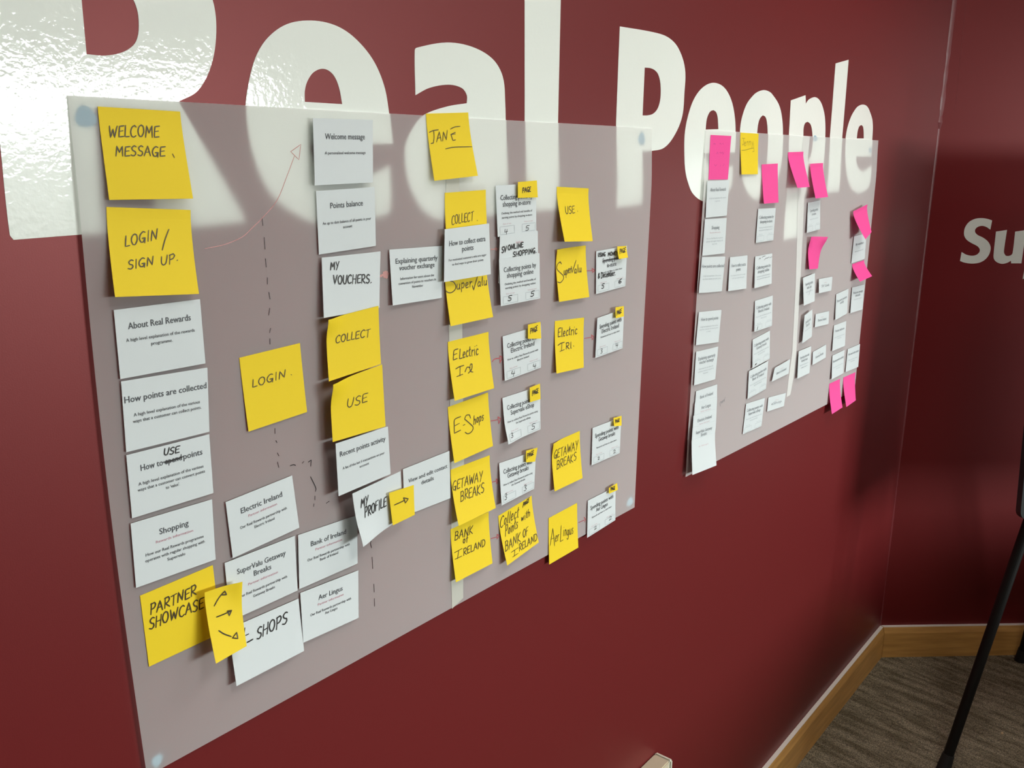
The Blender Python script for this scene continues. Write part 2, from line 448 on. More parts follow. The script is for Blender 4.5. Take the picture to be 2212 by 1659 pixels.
# ------------------------------------------------------------------ film posters
def sst(t): t = max(0.0, min(1.0, t)); return t * t * (3 - 2 * t)
P1Q = [(146, 206), (1409, 277), (1370.7, 1096), (318, 1677)]
P2Q = [(1523.5, 280.5), (1897.5, 303.3), (1846, 843), (1480.8, 1030.6)]
def film_depth(x, z):             # how far the sheet stands off the wall
    top = 1.632 + 0.06
    d = 0.0012 + 0.0036 * sst((1.686 - z) / 0.10)
    d += 0.0006 * math.sin(x * 7.3 + 1) * math.sin(z * 9.1 + x * 2) * sst((1.686 - z) / 0.10)
    return d
def px_film(px, py, off=0.0):     # point on the film (plus off) seen at this pixel
    p = on_wall(px, py, 0.004)
    for _ in range(3): p = on_wall(px, py, film_depth(p.x, p.z) + off)
    return p
def film_at(x, z, off=0.0): return Vector((x, -(film_depth(x, z) + off), z))
def film_patch(edge_fn, nu, nv, off, thick):
    s = Soup()
    fr = []; bk = []
    for j in range(nv + 1):
        for i in range(nu + 1):
            x, z = edge_fn(i / nu, j / nv)
            fr.append(film_at(x, z, off)); bk.append(film_at(x, z, off - thick))
    n = nu + 1
    fs = [(j * n + i, (j + 1) * n + i, (j + 1) * n + i + 1, j * n + i + 1) for j in range(nv) for i in range(nu)]
    s.add(fr, fs)
    return s, fr, bk, n
def bil(q, u, v):
    return (q[0] * (1 - u) + q[1] * u) * (1 - v) + (q[3] * (1 - u) + q[2] * u) * v
def poster(loc, quad, us, lab):
    q = [px_film(*p) for p in quad]
    root = empty('film_poster', q[3] + (q[2] - q[3]) * 0.5)
    tag(root, lab, 'poster', 'frosted film posters taped on the burgundy wall')
    bow = 0.006
    for k in range(len(us) - 1):
        def fn(u, v, a=us[k], b=us[k + 1]):
            uu = a + (b - a) * u
            p = bil(q, uu, v)
            x = p.x
            if uu < 0.5: x += (0.5 - uu) * 2 * (-bow) * math.sin(v * 3.1) * (1 if loc == 1 else 0)
            return x, p.z
        s, *_ = film_patch(fn, 24, 44, 0.0, 0)
        s.obj('film_sheet', M_FILM, root, True)
    return root, q
R1, Q1 = poster(1, P1Q, [0.0, 0.405, 1.0], 'larger, nearer frosted film poster carrying the yellow and white notes')
R2, Q2 = poster(2, P2Q, [0.0, 0.53, 1.0], 'smaller looking, farther frosted film poster carrying the pink notes')
def strip(root, name, left, right, m, off):
    s = Soup()
    A = [px_film(*p, off) for p in left]; B = [px_film(*p, off) for p in right]
    n = len(A)
    s.add(A + B, [(i, i + 1, n + i + 1, n + i) for i in range(n - 1)])
    return s.obj(name, m, root)
def dens(pts, n=14):
    out = []
    for i in range(len(pts) - 1):
        for k in range(n): out.append(tuple(Vector(pts[i]).lerp(Vector(pts[i + 1]), k / n)))
    return out + [pts[-1]]
strip(R1, 'tape_strip', dens([(962, 253), (963.5, 390), (969.5, 702), (972, 865), (974.5, 1000), (975, 1254), (976.5, 1315)]),
      dens([(990, 255), (992, 390), (998.5, 700), (1000.4, 865), (1002.4, 996), (1000.6, 1246), (1000.6, 1292)]), M_TAPE, 0.0004)
strip(R2, 'tape_strip', dens([(1736, 293.8), (1724.5, 420), (1719, 610), (1711.5, 760), (1704, 815), (1699, 858)]),
      dens([(1749.5, 294.6), (1738, 420), (1729, 610), (1720, 760), (1714, 815), (1707.5, 853)]), M_TAPE2, 0.0004)
def putty(root, cx, cy, rx, ry):
    c = px_film(cx, cy)
    a = px_film(cx + rx, cy); b = px_film(cx, cy + ry)
    r1 = abs(a.x - c.x); r2 = abs(b.z - c.z)
    s = Soup()
    n = 20
    g = film_depth(c.x, c.z)
    prof = [(0.0, 1.0), (0.75, 1.0), (0.98, 0.8), (1.03, 0.45), (0.98, 0.1), (0.9, 0.0)]
    vs = []
    for rr, dd in prof:
        for k in range(n):
            t = 2 * math.pi * k / n
            wob = 1 + 0.08 * math.sin(3 * t + cx)
            vx = c.x + r1 * rr * wob * math.cos(t); vz = c.z + r2 * rr * wob * math.sin(t)
            vs.append(Vector((vx, -(film_depth(vx, vz) - 0.0002) * dd - 0.00035 * (1 - dd), vz)))
    fs = [(i * n + k, i * n + (k + 1) % n, (i + 1) * n + (k + 1) % n, (i + 1) * n + k) for i in range(len(prof) - 1) for k in range(n)]
    s.add(vs, fs)
    s.obj('putty_dab', M_PUTTY, root, True)
putty(R1, 185, 253, 23, 23); putty(R1, 1386, 300, 7, 13); putty(R1, 1361, 1084, 7, 9); putty(R1, 339.5, 1643, 13, 14)
putty(R2, 1761.4, 299.5, 4.5, 6.5); putty(R2, 1879.6, 324.5, 3, 6)

# ------------------------------------------------------------------ ink ribbons
def smooth_line(pts, sub=4):
    if len(pts) < 3: return [tuple(p) for p in pts]
    out = []
    n = len(pts)
    V = [Vector(p) for p in pts]
    for i in range(n - 1):
        p0 = V[max(i - 1, 0)]; p1 = V[i]; p2 = V[i + 1]; p3 = V[min(i + 2, n - 1)]
        sharp1 = 0 < i and (p1 - p0).length and (p1 - p0).angle(p2 - p1, 0) > 1.2
        sharp2 = i + 2 < n and (p3 - p2).length and (p2 - p1).angle(p3 - p2, 0) > 1.2
        t1 = (p2 - p1) if sharp1 or i == 0 else (p2 - p0) / 2
        t2 = (p2 - p1) if sharp2 or i + 2 >= n else (p3 - p1) / 2
        for k in range(sub):
            t = k / sub
            out.append(tuple(p1 * (2 * t ** 3 - 3 * t ** 2 + 1) + t1 * (t ** 3 - 2 * t ** 2 + t) + p2 * (-2 * t ** 3 + 3 * t ** 2) + t2 * (t ** 3 - t ** 2)))
    out.append(tuple(V[-1]))
    return out
NRM = Vector((0, -1, 0))
def ribbon(s, P, wd):
    P = [p for i, p in enumerate(P) if i == 0 or (p - P[i - 1]).length > 1e-6]
    if len(P) == 1: P = [P[0], P[0] + Vector((wd * 0.6, 0, wd * 0.2))]
    n = len(P)
    vs = []
    for i in range(n):
        d = (P[min(i + 1, n - 1)] - P[max(i - 1, 0)])
        if d.length < 1e-9: d = Vector((1, 0, 0))
        d.normalize()
        sd = d.cross(NRM).normalized() * (wd / 2)
        q = P[i]
        if i == 0: q = q - d * wd * 0.35
        if i == n - 1: q = q + d * wd * 0.35
        k = 0.72 if i in (0, n - 1) else 1.0
        vs += [q + sd * k, q - sd * k]
    s.add(vs, [(2 * i, 2 * i + 1, 2 * i + 3, 2 * i + 2) for i in range(n - 1)])
def film_ink(root, name, lines, m, wd):
    s = Soup()
    for l in lines: ribbon(s, [px_film(x, y, 0.0003) for x, y in smooth_line(l)], wd)
    return s.obj(name, m, root)
k5 = crop(150, 400, 4.022); k6 = crop(200, 780, 4.424); k8 = crop(450, 950, 3.687)
D5 = [[(1675, 290), (1680, 350)], [(1692, 455), (1700, 555)], [(1703, 640), (1710, 710)], [(1720, 805), (1720, 858)], [(1733, 932), (1743, 988)], [(1740, 1070), (1732, 1128)], [(1747, 1245), (1740, 1280)], [(1742, 1335), (1743, 1380)]]
D6 = [[(1743, 645), (1744, 690)], [(1753, 760), (1762, 778)], [(1767, 878), (1780, 905)], [(1768, 965), (1780, 1015)], [(1888, 1000), (1920, 990), (1940, 997)], [(2005, 975), (2018, 960)], [(2062, 965), (2090, 945), (2085, 1005)], [(2083, 1105), (2133, 1210), (2130, 1245)], [(2125, 1290), (2125, 1325)], [(2115, 1365), (2112, 1388)]]
D8 = [[(940, 505), (962, 490)], [(1300, 785), (1293, 825), (1300, 860)], [(1305, 935), (1310, 1025)], [(1318, 1150), (1322, 1212)], [(1323, 1265), (1325, 1325)]]
for kk, DD in ((k5, D5), (k6, D6), (k8, D8)):
    for l in DD: film_ink(R1, 'drawn_dash', [[kk(*p) for p in l]], M_INK, 0.0010)
film_ink(R1, 'drawn_arrow', [[(443, 537), (485.7, 528), (523, 512), (545, 492), (566, 471.5), (598, 433.5), (620, 380), (636, 337)], [(628, 327.5), (650, 311.7), (645.6, 345), (628, 327.5)]], M_REDL, 0.0008)
kB = crop(640, 500, 5.027); kD = crop(920, 380, 7.373); kF = crop(940, 680, 7.373); kG = crop(940, 830, 7.373)
kH = crop(940, 960, 5.53); kJ = crop(1160, 520, 8.508); kK = crop(1160, 640, 8.508); kM = crop(1160, 1030, 8.508)
def arrows(k, lines, m=M_RED, wd=0.0016): film_ink(R1, 'drawn_arrow', [[k(*p) for p in l] for l in lines], m, wd)
arrows(kB, [[(905, 485), (925, 480)], [(945, 470), (995, 462)], [(950, 450), (985, 445)], [(955, 490), (985, 490)], [(970, 440), (980, 500)]], M_REDL, 0.004)
arrows(kD, [[(1040, 1170), (1130, 1165)], [(1105, 1145), (1138, 1165), (1115, 1190)]], M_REDL, 0.002)
arrows(kF, [[(908, 745), (950, 705), (1035, 690)], [(1030, 655), (1070, 680), (1035, 768), (1030, 655)]])
arrows(kG, [[(890, 585), (995, 565)], [(1000, 520), (1045, 550), (1015, 630), (1000, 520)]])
arrows(kH, [[(683, 450), (735, 437)], [(730, 412), (755, 435), (735, 472), (730, 412)]])
arrows(kH, [[(668, 1125), (738, 1105)], [(740, 1075), (765, 1090), (740, 1130), (740, 1075)]])
arrows(kJ, [[(915, 552), (1025, 548)], [(1015, 510), (1065, 548), (1020, 582), (1015, 510)]])
arrows(kK, [[(875, 775), (1005, 752)], [(1000, 710), (1045, 745), (1015, 800), (1000, 710)]])
arrows(kM, [[(765, 840), (885, 788)], [(865, 745), (893, 785), (875, 830)]])
kS = crop(1470, 830, 7.9)
film_ink(R2, 'pencil_scribble', [[kS(*p) for p in l] for l in ([(680, 375), (678, 310), (700, 300), (695, 335)], [(705, 320), (715, 275), (722, 320)], [(725, 300), (740, 260), (745, 300), (755, 255)], [(750, 270), (762, 225)])], M_PRINTL, 0.0011)

# ------------------------------------------------------------------ stroke lettering
G = {
 'A': (.7, [[(0, 0), (.33, 1), (.66, 0)], [(.12, .36), (.56, .38)]]),
 'B': (.62, [[(.05, 0), (.05, 1)], [(.0, .97), (.35, 1), (.5, .8), (.4, .58), (.08, .52)], [(.08, .52), (.45, .5), (.58, .28), (.42, .05), (.0, .0)]]),
 'C': (.62, [[(.58, .85), (.4, 1), (.15, .85), (.02, .5), (.12, .12), (.35, 0), (.6, .12)]]),
 'D': (.65, [[(.05, 0), (.05, 1)], [(.0, 1), (.4, .92), (.6, .55), (.45, .12), (.0, 0)]]),
 'E': (.55, [[(.55, .97), (.08, .93), (.05, .5), (.06, .02), (.55, .06)], [(.06, .5), (.45, .55)]]),
 'F': (.55, [[(.05, 0), (.07, .95)], [(.05, .95), (.55, 1)], [(.06, .52), (.42, .55)]]),
 'G': (.68, [[(.58, .9), (.36, 1), (.1, .75), (.03, .38), (.2, .05), (.45, .05), (.55, .3)], [(.3, .38), (.62, .4), (.6, -.08)]]),
 'H': (.65, [[(.05, 0), (.08, 1)], [(.55, 0), (.6, 1)], [(.06, .5), (.58, .52)]]),
 'I': (.28, [[(.14, 0), (.14, 1)]]),
 'K': (.6, [[(.06, 0), (.06, 1)], [(.55, .95), (.08, .45), (.58, 0)]]),
 'L': (.5, [[(.06, 1), (.05, .03), (.5, .05)]]),
 'M': (.8, [[(.03, 0), (.1, 1), (.38, .35), (.66, 1), (.75, 0)]]),
 'N': (.68, [[(.04, 0), (.08, .95), (.55, .05), (.62, 1)]]),
 'O': (.7, [[(.35, 1), (.1, .85), (.02, .45), (.2, .05), (.45, .03), (.64, .4), (.55, .85), (.32, 1)]]),
 'P': (.58, [[(.06, -.05), (.07, 1)], [(.0, .95), (.4, 1), (.55, .75), (.38, .48), (.08, .44)]]),
 'R': (.62, [[(.06, 0), (.07, 1)], [(.0, .95), (.4, 1), (.54, .75), (.38, .5), (.08, .46), (.6, 0)]]),
 'S': (.56, [[(.52, .9), (.3, 1), (.06, .8), (.18, .55), (.45, .42), (.5, .18), (.28, 0), (.0, .1)]]),
 'T': (.62, [[(.0, .93), (.62, 1)], [(.32, .96), (.3, 0)]]),
 'U': (.64, [[(.04, 1), (.05, .3), (.22, 0), (.45, .08), (.56, .5), (.6, 1)]]),
 'V': (.64, [[(.02, 1), (.3, 0), (.62, 1)]]),
 'W': (.88, [[(.02, 1), (.2, 0), (.42, .75), (.62, 0), (.86, 1)]]),
 'Y': (.6, [[(.02, 1), (.28, .5)], [(.58, 1), (.2, -.05)]]),
 'J': (.5, [[(.0, .95), (.5, 1)], [(.3, .97), (.32, .25), (.2, .0), (.02, .1)]]),
 'a': (.5, [[(.42, .5), (.2, .58), (.04, .3), (.15, .02), (.36, .15), (.43, .5), (.44, .05), (.5, .02)]]),
 'b': (.46, [[(.05, 1), (.06, .05), (.3, .02), (.42, .3), (.3, .55), (.08, .45)]]),
 'c': (.42, [[(.4, .5), (.22, .6), (.04, .3), (.18, .0), (.42, .1)]]),
 'e': (.44, [[(.05, .28), (.36, .36), (.34, .56), (.18, .58), (.04, .3), (.16, .02), (.44, .1)]]),
 'f': (.36, [[(.4, .95), (.22, .9), (.16, .0)], [(.0, .55), (.36, .58)]]),
 'g': (.46, [[(.4, .52), (.2, .58), (.04, .3), (.2, .04), (.38, .2), (.42, .55), (.4, -.2), (.2, -.35), (.04, -.22)]]),
 'h': (.48, [[(.05, 1), (.05, .0)], [(.06, .4), (.22, .58), (.38, .5), (.4, .0)]]),
 'i': (.2, [[(.08, .58), (.1, .0)], [(.11, .82), (.13, .84)]]),
 'l': (.2, [[(.08, 1), (.1, .04), (.18, .02)]]),
 'm': (.7, [[(.04, .0), (.05, .55), (.2, .58), (.3, .45), (.31, .0)], [(.31, .4), (.46, .58), (.6, .45), (.62, .0)]]),
 'n': (.46, [[(.05, .0), (.06, .56)], [(.06, .4), (.22, .58), (.36, .48), (.4, .0)]]),
 'o': (.46, [[(.24, .58), (.06, .42), (.08, .1), (.28, .02), (.42, .28), (.34, .55), (.2, .58)]]),
 'p': (.46, [[(.06, .58), (.04, -.35)], [(.06, .48), (.26, .6), (.42, .36), (.28, .06), (.06, .08)]]),
 'r': (.34, [[(.05, .58), (.07, .0)], [(.07, .35), (.2, .55), (.34, .52)]]),
 's': (.36, [[(.34, .52), (.16, .58), (.08, .4), (.3, .2), (.22, .02), (.0, .06)]]),
 't': (.32, [[(.14, .9), (.14, .1), (.28, .02)], [(.0, .6), (.32, .64)]]),
 'u': (.48, [[(.04, .58), (.06, .12), (.22, .02), (.38, .2), (.42, .58), (.42, .05), (.48, .02)]]),
 'w': (.6, [[(.02, .55), (.14, .02), (.3, .45), (.42, .02), (.58, .55)]]),
 'y': (.46, [[(.03, .56), (.2, .1)], [(.42, .58), (.2, -.05), (.08, -.35)]]),
 '1': (.2, [[(.1, 0), (.12, 1)]]),
 '2': (.5, [[(.05, .8), (.25, 1), (.42, .75), (.1, .1), (.5, .15)]]),
 '3': (.48, [[(.05, .92), (.3, 1), (.4, .78), (.15, .55), (.42, .35), (.3, .05), (.0, .05)]]),
 '4': (.5, [[(.1, 1), (.02, .45), (.48, .5)], [(.42, .95), (.28, -.05)]]),
 '5': (.5, [[(.5, 1), (.15, .95), (.08, .58), (.36, .55), (.4, .2), (.2, 0), (.0, .08)]]),
 '6': (.48, [[(.45, 1), (.12, .65), (.05, .2), (.25, 0), (.4, .25), (.25, .48), (.08, .3)]]),
 '.': (.2, [[(.08, .02), (.13, .06)]]), ',': (.2, [[(.12, .1), (.06, -.08)]]),
 '-': (.4, [[(.04, .45), (.36, .5)]]), '/': (.4, [[(.0, -.1), (.4, 1.1)]]), '&': (.5, [[(.5, .1), (.1, .75), (.25, 1), (.35, .8), (.05, .3), (.2, .02), (.48, .45)]]),
 ' ': (.4, []), "'": (.15, [[(.08, 1), (.06, .8)]]),
}
def strokes(text, ax, ay, bx, by, h, slant=0.0):
    adv = 0.0
    items = []
    for ch in text:
        wch, st = G[ch]
        items.append((adv, st)); adv += wch + 0.14
    adv = max(adv - 0.14, 0.05)
    d = Vector((bx - ax, by - ay)) / adv
    out = []
    for off, st in items:
        jx = random.uniform(-.02, .02); jy = random.uniform(-.05, .05)
        for l in st:
            out.append([(ax + d.x * (off + x + jx) + slant * h * y, ay + d.y * (off + x + jx) - h * (y + jy)) for x, y in l])
    return out

# ------------------------------------------------------------------ printed text
_tc = {}
def text_mesh(t, bold=0.0):
    k = (t, bold)
    if k in _tc: return _tc[k]
    cu = bpy.data.curves.new('t', 'FONT')
    cu.body = t; cu.size = 1.0; cu.resolution_u = 2; cu.offset = bold
    o = bpy.data.objects.new('t', cu)
    COL.objects.link(o)
    dg = bpy.context.evaluated_depsgraph_get()
    dg.update()
    me = o.evaluated_get(dg).to_mesh()
    vs = [tuple(v.co) for v in me.vertices]
    fs = [tuple(p.vertices) for p in me.polygons]
    o.evaluated_get(dg).to_mesh_clear()
    bpy.data.objects.remove(o); bpy.data.curves.remove(cu)
    x0 = min(v[0] for v in vs); x1 = max(v[0] for v in vs)
    vs = [((v[0] - x0) / (x1 - x0), v[1] / 0.72) for v in vs]
    _tc[k] = (vs, fs)
    return _tc[k]

# ------------------------------------------------------------------ notes and cards
def homography(q):                # unit square -> pixel quad, returned inverted
    (x0, y0), (x1, y1), (x2, y2), (x3, y3) = q
    dx1, dx2, sxx = x1 - x2, x3 - x2, x0 - x1 + x2 - x3
    dy1, dy2, syy = y1 - y2, y3 - y2, y0 - y1 + y2 - y3
    den = dx1 * dy2 - dx2 * dy1
    g = (sxx * dy2 - dx2 * syy) / den; h = (dx1 * syy - sxx * dy1) / den
    H = Matrix(((x1 - x0 + g * x1, x3 - x0 + h * x3, x0), (y1 - y0 + g * y1, y3 - y0 + h * y3, y0), (g, h, 1)))
    I = H.inverted()
    def f(x, y):
        v = I @ Vector((x, y, 1))
        return v.x / v.z, v.y / v.z
    return f
class Sheet:
    def __init__(self, q, base, lift=None, lo=0.0, hi=0.024, power=1.4, curls=(), start=0.10, toplift=(0, 0)):
        self.q = q
        self.base = base
        self.power = power; self.start = start
        self.curls = curls
        self.tl = toplift
        t0 = px_film(*q[0], base + toplift[0]); t1 = px_film(*q[1], base + toplift[1])
        e = (t1 - t0); e.y = 0; e.normalize()
        L = []
        for (c, t) in ((q[3], t0), (q[2], t1)):
            p0 = px_film(*c, base); p1 = px_film(*c, base + 0.01)
            a = (p0 - t).dot(e); b = (p1 - p0).dot(e)      # a + b * (lift/0.01) = 0
            L.append(max(lo, min(hi, -a / b * 0.01 if abs(b) > 1e-9 else 0)))
        if lift is not None: L = list(lift)
        else:
            mn = (L[0] + L[1]) / 2
            L = [0.5 * (l + mn) for l in L]
        self.L = L
        self.c = [t0, t1, px_film(*q[2], base + L[1]), px_film(*q[3], base + L[0])]
        self.W = ((t1 - t0).length + (self.c[2] - self.c[3]).length) / 2
        self.H = ((t0 - self.c[3]).length + (t1 - self.c[2]).length) / 2
        self.uv = homography(q)
    def at(self, u, v, off=0.0):
        p = bil(self.c, u, v)
        sv = max(0.0, (v - self.start) / (1 - self.start)) ** self.power
        l = ((1 - u) * self.L[0] + u * self.L[1]) * sv
        l += ((1 - u) * self.tl[0] + u * self.tl[1]) * (1 - v)
        for (cu, cv, am, rad) in self.curls:
            l += am * math.exp(-((u - cu) ** 2 + (v - cv) ** 2) / (rad * rad))
        d = film_depth(p.x, p.z) + self.base + l
        # keep the sheet on its own line of sight while it lifts: depth only moves the point along Y, in-plane shift is in the corners
        return Vector((p.x, -d - off, p.z))
    def mesh(self, name, m, nu=22, nv=26, thick=0.00022):
        s = Soup()
        n = nu + 1
        fr = [self.at(i / nu, j / nv) for j in range(nv + 1) for i in range(n)]
        bk = [p + Vector((0, thick, 0)) for p in fr]
        k = len(fr)
        fs = [(j * n + i, (j + 1) * n + i, (j + 1) * n + i + 1, j * n + i + 1) for j in range(nv) for i in range(nu)]
        fb = [tuple(k + x for x in reversed(f)) for f in fs]
        rim = [i for i in range(n)] + [j * n + nu for j in range(1, nv + 1)] + [nv * n + i for i in range(nu - 1, -1, -1)] + [j * n for j in range(nv - 1, 0, -1)]
        fr_rim = [(rim[i], rim[(i + 1) % len(rim)], k + rim[(i + 1) % len(rim)], k + rim[i]) for i in range(len(rim))]
        s.add(fr + bk, fs + fb + fr_rim)
        return s.obj(name, m)
    def ink(self, obj, lines, wd, m, name='handwritten_lettering', off=0.00042):
        s = Soup()
        for l in lines:
            P = []
            for x, y in smooth_line(l):
                u, v = self.uv(x, y)
                P.append(self.at(u, v, off))
            ribbon(s, P, wd * 0.7)
        if s.v: return s.obj(name, m, obj)
    def prints(self, obj, rows, name, m, cap, bold=0.0, off=0.00036):
        s = Soup()
        for t, v, uw, uc in rows:
            vs, fs = text_mesh(t, bold)
            s.add([self.at(uc + (x - 0.5) * uw, v - y * cap / self.H, off) for x, y in vs], fs)
        if s.v: return s.obj(name, m, obj)
    def boxes(self, obj, rects, m, wd, off=0.00034):
        s = Soup()
        for a, b, c, d in rects:
            for l in ([(a, b), (c, b)], [(c, b), (c, d)], [(c, d), (a, d)], [(a, d), (a, b)]):
                ribbon(s, [self.at(l[0][0] + (l[1][0] - l[0][0]) * t / 4, l[0][1] + (l[1][1] - l[0][1]) * t / 4, off) for t in range(5)], wd)
        return s.obj('score_box', m, obj)
def note(q, label, hand=(), m=M_YEL, ink=None, wd=0.0014, group='yellow sticky notes on the nearer film poster', base=0.0006, name='sticky_note', cat='note', **kw):
    sh = Sheet(q, base, **kw)
    o = sh.mesh(name, m)
    tag(o, label, cat, group)
    lines = []
    for (k, items) in hand:
        for it in items:
            if isinstance(it[0], str):
                t, ax, ay, bx, by, h = it[:6]
                a = k(ax, ay); b = k(bx, by); h2 = k(0, h)[1] - k(0, 0)[1]
                lines += strokes(t, a[0], a[1], b[0], b[1], h2, it[6] if len(it) > 6 else 0.04)
            else:
                lines.append([k(*p) for p in it])
    if lines: sh.ink(o, lines, wd, ink or M_INKY)
    return o, sh
GC1 = 'printed white cards on the nearer film poster'
GC2 = 'printed white cards on the farther film poster'
def card(q, label, heads=(), body=(), rose=(), group=GC1, base=0.0022, hand=(), wd=0.0012, score=None, caps=(0.0056, 0.0028), far=False, **kw):
    kw.setdefault('power', 1.15); kw.setdefault('start', 0.0)
    sh = Sheet(q, base, **kw)
    o = sh.mesh('printed_card', M_CARD)
    tag(o, label, 'card', group)
    ex = lambda rows: [(r[0], r[1], r[2], r[3] if len(r) > 3 else 0.5) for r in rows]
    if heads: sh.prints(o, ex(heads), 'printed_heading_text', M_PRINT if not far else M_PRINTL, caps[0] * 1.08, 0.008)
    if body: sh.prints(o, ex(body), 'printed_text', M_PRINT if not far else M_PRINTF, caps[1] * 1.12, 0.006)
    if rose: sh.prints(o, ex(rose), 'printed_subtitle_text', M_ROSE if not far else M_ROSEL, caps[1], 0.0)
    if score:
        for row in (('Ease of use', 0.775, 0.20, 0.24), ('Value to user', 0.775, 0.24, 0.79)):
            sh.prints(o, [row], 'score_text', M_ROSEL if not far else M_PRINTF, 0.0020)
        for bx in ((0.06, 0.81, 0.42, 0.965), (0.62, 0.81, 0.97, 0.965)): sh.boxes(o, [bx], M_PRINTF, 0.0006)
    lines = []
    for (k, items) in hand:
        for it in items:
            if isinstance(it[0], str):
                t, ax, ay, bx, by, h = it[:6]
                a = k(ax, ay); b = k(bx, by); h2 = k(0, h)[1] - k(0, 0)[1]
                lines += strokes(t, a[0], a[1], b[0], b[1], h2, it[6] if len(it) > 6 else 0.05)
            else:
                lines.append([k(*p) for p in it])
    if lines: sh.ink(o, lines, wd, M_INK)
    return o, sh
k1 = crop(0, 0, 3.16); k7 = crop(200, 1100, 3.687); kA = crop(640, 230, 5.53); kC = crop(680, 760, 5.53); kE = crop(920, 540, 7.373)
kI = crop(1160, 380, 8.508); kL = crop(1160, 880, 8.508); kN = crop(1480, 270, 9.217)

# --- column 1
note([(211, 230), (389, 241), (417, 429), (236, 432)], 'large yellow sticky note reading WELCOME MESSAGE at the top left',
     [(k1, [('WELCOME', 745, 930, 1088, 930, 78), ('MESSAGE', 790, 1058, 1128, 1060, 68), [(1180, 1045), (1192, 1068)]])])
note([(230, 447), (411.6, 453.5), (430, 635), (248.7, 641.7)], 'yellow sticky note reading LOGIN / SIGN UP below the welcome note',
     [(k5, [('LOGIN', 492, 530, 770, 475, 95), [(815, 562), (840, 470), (872, 382)], ('SIGN', 515, 728, 735, 695, 78), ('UP.', 802, 700, 952, 655, 78)])])
card([(245.7, 669.8), (432, 646), (444, 785), (260, 819)], 'white printed card headed About in the first column',
     [('About Real Rewards', .30, .73)], [('A high level explanation of the rewards', .48, .80), ('programme.', .58, .25)])
card([(261.5, 824), (448, 794), (452.5, 932.6), (272.8, 977)], 'white printed card headed How points are collected, first column',
     [('How points are collected', .31, .96)], [('A high level explanation of the various', .52, .78), ('ways that a customer can collect points.', .61, .81)])
card([(272.8, 983.4), (452, 937.8), (461, 1065), (285.4, 1119.7)], 'white printed card with spend crossed out and USE handwritten above',
     [('How to', .30, .26, .275), ('spend', .30, .20, .535), ('points', .30, .24, .775)], [('A high level explanation of the various', .52, .79), ('ways that a customer can convert points', .61, .82), ("to 'value'.", .70, .17)],
     hand=[(k6, [('USE', 678, 903, 825, 872, 66, .12), [(675, 966), (760, 945), (862, 912)], [(690, 972), (800, 940), (850, 922)]])], wd=0.0016)
card([(282.2, 1131.2), (458, 1078.4), (465.8, 1208.5), (294, 1270)], 'white printed card headed Shopping at the bottom of the first column',
     [('Shopping', .30, .36)], [('How our Real Rewards programme', .57, .72), ('operates with regular shopping with', .66, .74), ('Supervalu', .75, .22)], [('Rewards information', .42, .46)])
note([(302.5, 1287), (459.6, 1220.7), (478, 1367), (322, 1440.4)], 'yellow sticky note reading PARTNER SHOWCASE at the bottom left',
     [(k7, [('PARTNER', 458, 838, 822, 680, 82), ('SHOWCASE', 450, 955, 882, 782, 88)])], wd=0.0019, hi=0.008)
# --- column 2
note([(517, 773), (648, 741), (663.4, 890), (537, 932.6)], 'yellow sticky note reading only LOGIN under the long dashed line',
     [(k6, [('LOGIN', 1528, 253, 1845, 155, 76), [(1898, 130), (1903, 132)]])])
card([(487.4, 1084.8), (631, 1027), (646.6, 1139.9), (503, 1205.8)], 'white printed partner card, highest of the bottom left partner cards',
     [('Electric Ireland', .30, .62)], [('Our Real Rewards partnership with', .56, .70), ('Electric Ireland', .65, .30)], [('Partner information', .41, .43)])
card([(485.3, 1216.3), (636.6, 1157.5), (643, 1275.5), (497.5, 1342)], 'white printed partner card with a two line Getaway Breaks heading',
     [('SuperValu Getaway', .27, .70), ('Breaks', .41, .25)], [('Our Real Rewards partnership with', .68, .70), ('Getaway Breaks', .77, .32)], [('Partner information', .53, .43)])
card([(494, 1359), (644.8, 1293), (657, 1406), (511, 1482.4)], 'white card handwritten E-SHOPS, lowest card on the nearer poster',
     hand=[(k7, [[(1225, 1003), (1245, 993)], [(1235, 1060), (1255, 1050), (1280, 1035)], [(1215, 945), (1205, 1065)], ('SHOPS', 1312, 1040, 1552, 900, 92)])], wd=0.0022)
card([(644, 1156), (771, 1113), (772.7, 1217), (646.6, 1272.8)], 'white printed partner card partly shaded by the MY PROFILE card',
     [('Bank of Ireland', .29, .60)], [('Our Real Rewards partnership with', .55, .72), ('Bank of Ireland', .63, .31)], [('Partner information', .40, .45)])
card([(648.8, 1281), (774, 1232), (774.7, 1334.6), (655.3, 1388.6)], 'white printed partner card, lowest of the right hand partner pair',
     [('Aer Lingus', .28, .42)], [('Our Real Rewards partnership with', .54, .72), ('Aer Lingus', .62, .22)], [('Partner information', .39, .45)])
note([(442, 1280), (518.7, 1254), (533, 1395.6), (466.6, 1433.6)], 'narrow yellow note with three drawn arrows beside PARTNER SHOWCASE',
     [(k7, [[(985, 785), (1020, 715), (1060, 655)], [(1060, 655), (1038, 690), (1078, 688), (1060, 655)], [(1005, 878), (1060, 855), (1120, 825)], [(1088, 828), (1122, 822), (1105, 865), (1095, 835)],
            [(1020, 985), (1060, 1008), (1115, 1025)], [(1125, 1035), (1158, 993), (1165, 1038), (1125, 1035)]])], wd=0.0019, base=0.0100, lo=0.006, curls=[(1, 0, .004, .3)])
